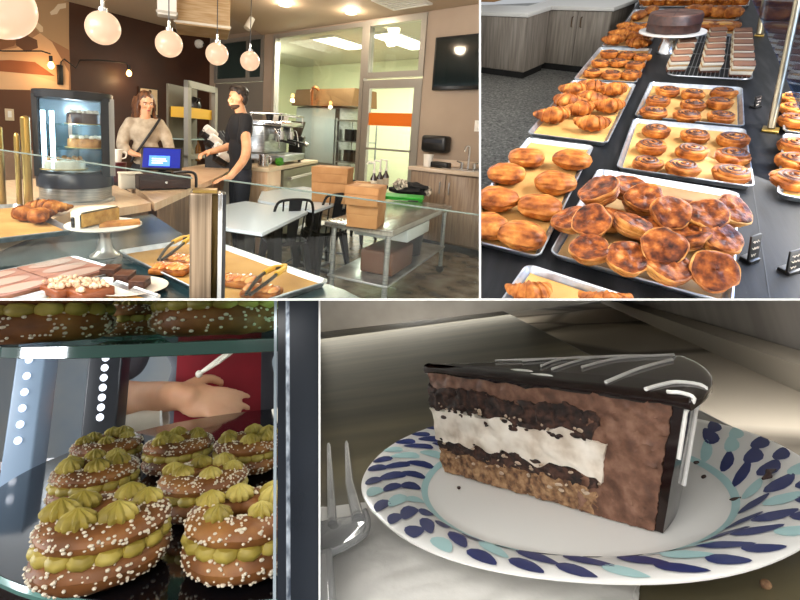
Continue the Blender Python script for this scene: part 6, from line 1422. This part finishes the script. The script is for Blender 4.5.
# clear plastic fork on the napkin
clearp = mat('clear_plastic','F2F3F4',.12,trans=.75,spec=.5)
f0, f1 = D(322,620,.0), D(318,456,.0); fd = (f1-f0); fl = fd.length; fa = math.atan2(fd.y,fd.x)-math.pi/2
t = thing(r4,'plastic_fork','clear plastic fork lying on the napkin left of the plate','fork',T3(f0+Vector((0,0,.005)),fa))
tb4 = D(340,540,0); yb = (T3(f0,fa).inverted() @ tb4).y; hw4 = abs((T3(f0,fa).inverted() @ D(371,545,0)).x)
L4 = lambda x,y,z=0: T3(f0,fa).inverted() @ D(x,y,z)
xa, xb = L4(334,538).x, L4(352,538).x; ta_, tb_4 = L4(330,458), L4(348,456); ht = L4(371,545).x
for s in (-1,1):
    part('tine',MB().tube([(s*xa,yb-.002,.004),(s*(xa+ta_.x)/2,yb+(ta_.y-yb)*.5,.003),(s*ta_.x,ta_.y-.004,.006),(s*ta_.x,ta_.y,.007)],[.0030,.0026,.0018,.0009],10),clearp,t)
    part('tine',MB().tube([(s*(xb+ht)/2,yb-.002,.004),(s*(xb*.75+tb_4.x*.25+.002),yb+(tb_4.y-yb)*.4,.003),(s*tb_4.x,tb_4.y-.004,.006),(s*tb_4.x,tb_4.y,.007)],[.0042,.0032,.0019,.0009],10),clearp,t)
out = [(-ht,yb+.004),(-ht,yb-.006),(-ht*.82,yb-.020),(-ht*.4,yb-.029),(-.006,yb-.034),(.006,yb-.034),(ht*.4,yb-.029),(ht*.82,yb-.020),(ht,yb-.006),(ht,yb+.004)]
part('fork_head',MB().prism(out,.0022,.0050),clearp,t); part('head_rim',MB().tube(smoothpath([(-ht,yb+.006,.005),(-ht,yb-.008,.004),(-ht*.8,yb-.022,.004),(0,yb-.035,.005),(ht*.8,yb-.022,.004),(ht,yb-.008,.004),(ht,yb+.006,.005)],4),.0018,8),clearp,t)
part('handle',MB().rbox(-.006,.006,-.12,yb-.032,.002,.007,.0015),clearp,t); 
for s in (-1,1): part('handle_rib',MB().cyl((s*.0055,-.12,.006),(s*.0055,yb-.034,.006),.0018,n=8),clearp,t)
WORLD, EXPOSURE = .5, 0.1
# ---------------------------------------------------------------- window light, lamps and added fill lights
kx = A(385,41,3.2)
area(rm1,(kx.x,kx.y,3.15),(kx.x,kx.y,0),1.5,150,(1,.95,.82))
area(rm1,(A(330,43,3.2).x,A(330,43,3.2).y,3.15),(A(330,43,3.2).x,A(330,43,3.2).y,0),1.2,210,(1,.95,.82))
area(rm1,(1.2,3.0,3.0),(-3,3.0,.8),1.6,330,(1,.97,.92))
area(rm1,(-3.2,-.6,3.1),(-4,3.0,1.0),2.2,240,(1,.93,.84))
for x,y in ((285,5),(351,13),(330,-60),(240,-40)):
    p=A(x,y,zs-.03); l=lamp(rm1,p,26,(1,.82,.6),.1)
area(rm2,(3.2,4.5,2.6),(.3,2.8,0),2.0,58,(1,.98,.95),sy=3)
area(rm2,(-2.6,2.6,2.4),(.2,2.6,0),1.5,34,(1,.96,.9))  # added fill from the left
area(rm2,(-2.0,3.6,2.4),(-.6,6.6,-.5),1.2,150,(1,.97,.92))  # added light to brighten the cabinets across the aisle
for Y_ in (6.8,8.2):
    p=AY(266,75,Y_); lamp(rm1,p,80,(1,.96,.8),.05)  # added kitchen fill, hidden behind the back wall
# room three: lights of the case and added fill
area(rm3,(-1.25,.55,.10),(-.1,.6,.03),.5,9.0,(.9,.95,1),sy=.14)
lamp(rm3,(-.25,.95,.12),.7,(.9,.95,1),.03)
lamp(rm3,(.02,.42,.145),.4,(1,.97,.92),.02)
lamp(rm3,(-.75,1.6,.0),9.0,(.85,.93,1),.1)  # added unseen light, brightens the background behind the case
lamp(rm3,(.1,.75,-.2),1.5,(1,.95,.9),.1)
area(rm3,(-.1,-.25,.30),(-.1,.6,.03),.3,1.5,(1,.98,.95))
# room four: window light from the back and the right, then added fill lights
area(rm4,(.15,1.9,.26),(.1,.9,0),1.1,5,(1,.93,.76),sy=.7)
area(rm4,(.55,.35,.16),(.15,.33,.03),.5,3,(1,.98,.95),sy=.3)
area(rm4,(-.25,-.25,.5),(.12,.3,.03),.4,6,(1,.98,.95))  # added front fill from behind the camera
q_=D(880,440,FL4); area(rm4,(q_.x,q_.y,.06),tuple(D(660,335,FL4)),.5,1.6,(1,.98,.95),sy=.2)  # added out of frame to brighten floor and side wall
b_=r4.atT(520,291,2.5); area(rm4,tuple(b_),(b_.x+.1,3.4,.0),1.4,16,(1,.98,.95),sy=.1)  # added out of sight to brighten the back wall
# ---------------------------------------------------------------- partition boards between the four rooms
def board(name, a, b, d0, d1):
    (x0,y0),(x1,y1) = a, b
    q = [CAM+ray(x0,y0)*d0, CAM+ray(x1,y1)*d0, CAM+ray(x1,y1)*d1, CAM+ray(x0,y0)*d1]
    n = (q[1]-q[0]).cross(q[3]-q[0]).normalized(); t = HALF*d0/F
    mb = MB().add([tuple(p+n*t) for p in q]+[tuple(p-n*t) for p in q], [(0,1,2,3),(7,6,5,4),(0,4,5,1),(1,5,6,2),(2,6,7,3),(3,7,4,0)])
    o = bpy.data.objects.new(name, mesh_of(name, mb, mat('white_partition','F4F4F2',.6), False)); C.objects.link(o)
    o['kind'] = 'structure'; o['label'] = 'thin white partition board between two of the rooms'; return o
board('trim_1', (-500,HB), (1300,HB), .7, 13)
board('trim_2', (VT,-350), (VT,HB-1), 1.2, 14)
board('trim_3', (VB,HB+1), (VB,950), .75, 14)

# ---------------------------------------------------------------- every thing ends at the boards of its own room
bpy.context.view_layer.update()
def room_of(o):
    while o.parent: o = o.parent
    return ROOM_OF.get(o.name)
for o in [o for o in C.objects if o.type == 'MESH']:
    room = room_of(o)
    if not room: continue
    mw = o.matrix_world; gone = False; cut = []
    for n in room.planes:
        dd = [(mw @ Vector(c) - CAM).dot(n) for c in o.bound_box]
        if max(dd) <= 0:
            dd = [(mw @ v.co - CAM).dot(n) for v in o.data.vertices]
        if max(dd) <= 0: gone = True; break
        if min(dd) < 0: cut.append(n)
    if gone: bpy.data.objects.remove(o); continue
    if cut:
        bm = bmesh.new(); bm.from_mesh(o.data); inv = mw.inverted(); nm = mw.to_3x3().transposed()
        for n in cut:
            g = bm.verts[:]+bm.edges[:]+bm.faces[:]
            r = bmesh.ops.bisect_plane(bm, geom=g, dist=1e-7, plane_co=inv @ CAM, plane_no=(nm @ n).normalized(), clear_inner=True)
            ed = [e for e in r['geom_cut'] if isinstance(e, bmesh.types.BMEdge) and e.is_boundary]
            if ed:
                try: bmesh.ops.holes_fill(bm, edges=ed)
                except Exception: pass
        if len(bm.faces) == 0: bm.free(); bpy.data.objects.remove(o); continue
        me = o.data.copy(); bm.to_mesh(me); bm.free(); o.data = me
again = True
while again:
    again = False
    has = {o.parent.name for o in C.objects if o.parent}
    for o in [o for o in C.objects if o.type == 'EMPTY' and o.name not in has]:
        bpy.data.objects.remove(o); again = True

# ---------------------------------------------------------------- camera, world, view
cd = bpy.data.cameras.new('camera'); cam = bpy.data.objects.new('camera', cd); C.objects.link(cam)
cam.location = CAM; cam.rotation_euler = (R(90),0,0)
cd.sensor_width = 36; cd.lens = 36*F/800; cd.shift_x = (400-PX)/800; cd.shift_y = (PY-300)/800; cd.clip_start = .02; cd.clip_end = 200
scene.camera = cam
w = bpy.data.worlds.new('world'); scene.world = w; w.use_nodes = True
w.node_tree.nodes['Background'].inputs[0].default_value = (.93,.96,1,1); w.node_tree.nodes['Background'].inputs[1].default_value = WORLD
vs = scene.view_settings; scene.display_settings.display_device = 'sRGB'
vs.view_transform = 'Standard'; vs.look = 'None'; vs.exposure = EXPOSURE; vs.gamma = 1; vs.use_curve_mapping = False
scene.cycles.max_bounces = 8; scene.cycles.transparent_max_bounces = 16; scene.cycles.sample_clamp_indirect = 4
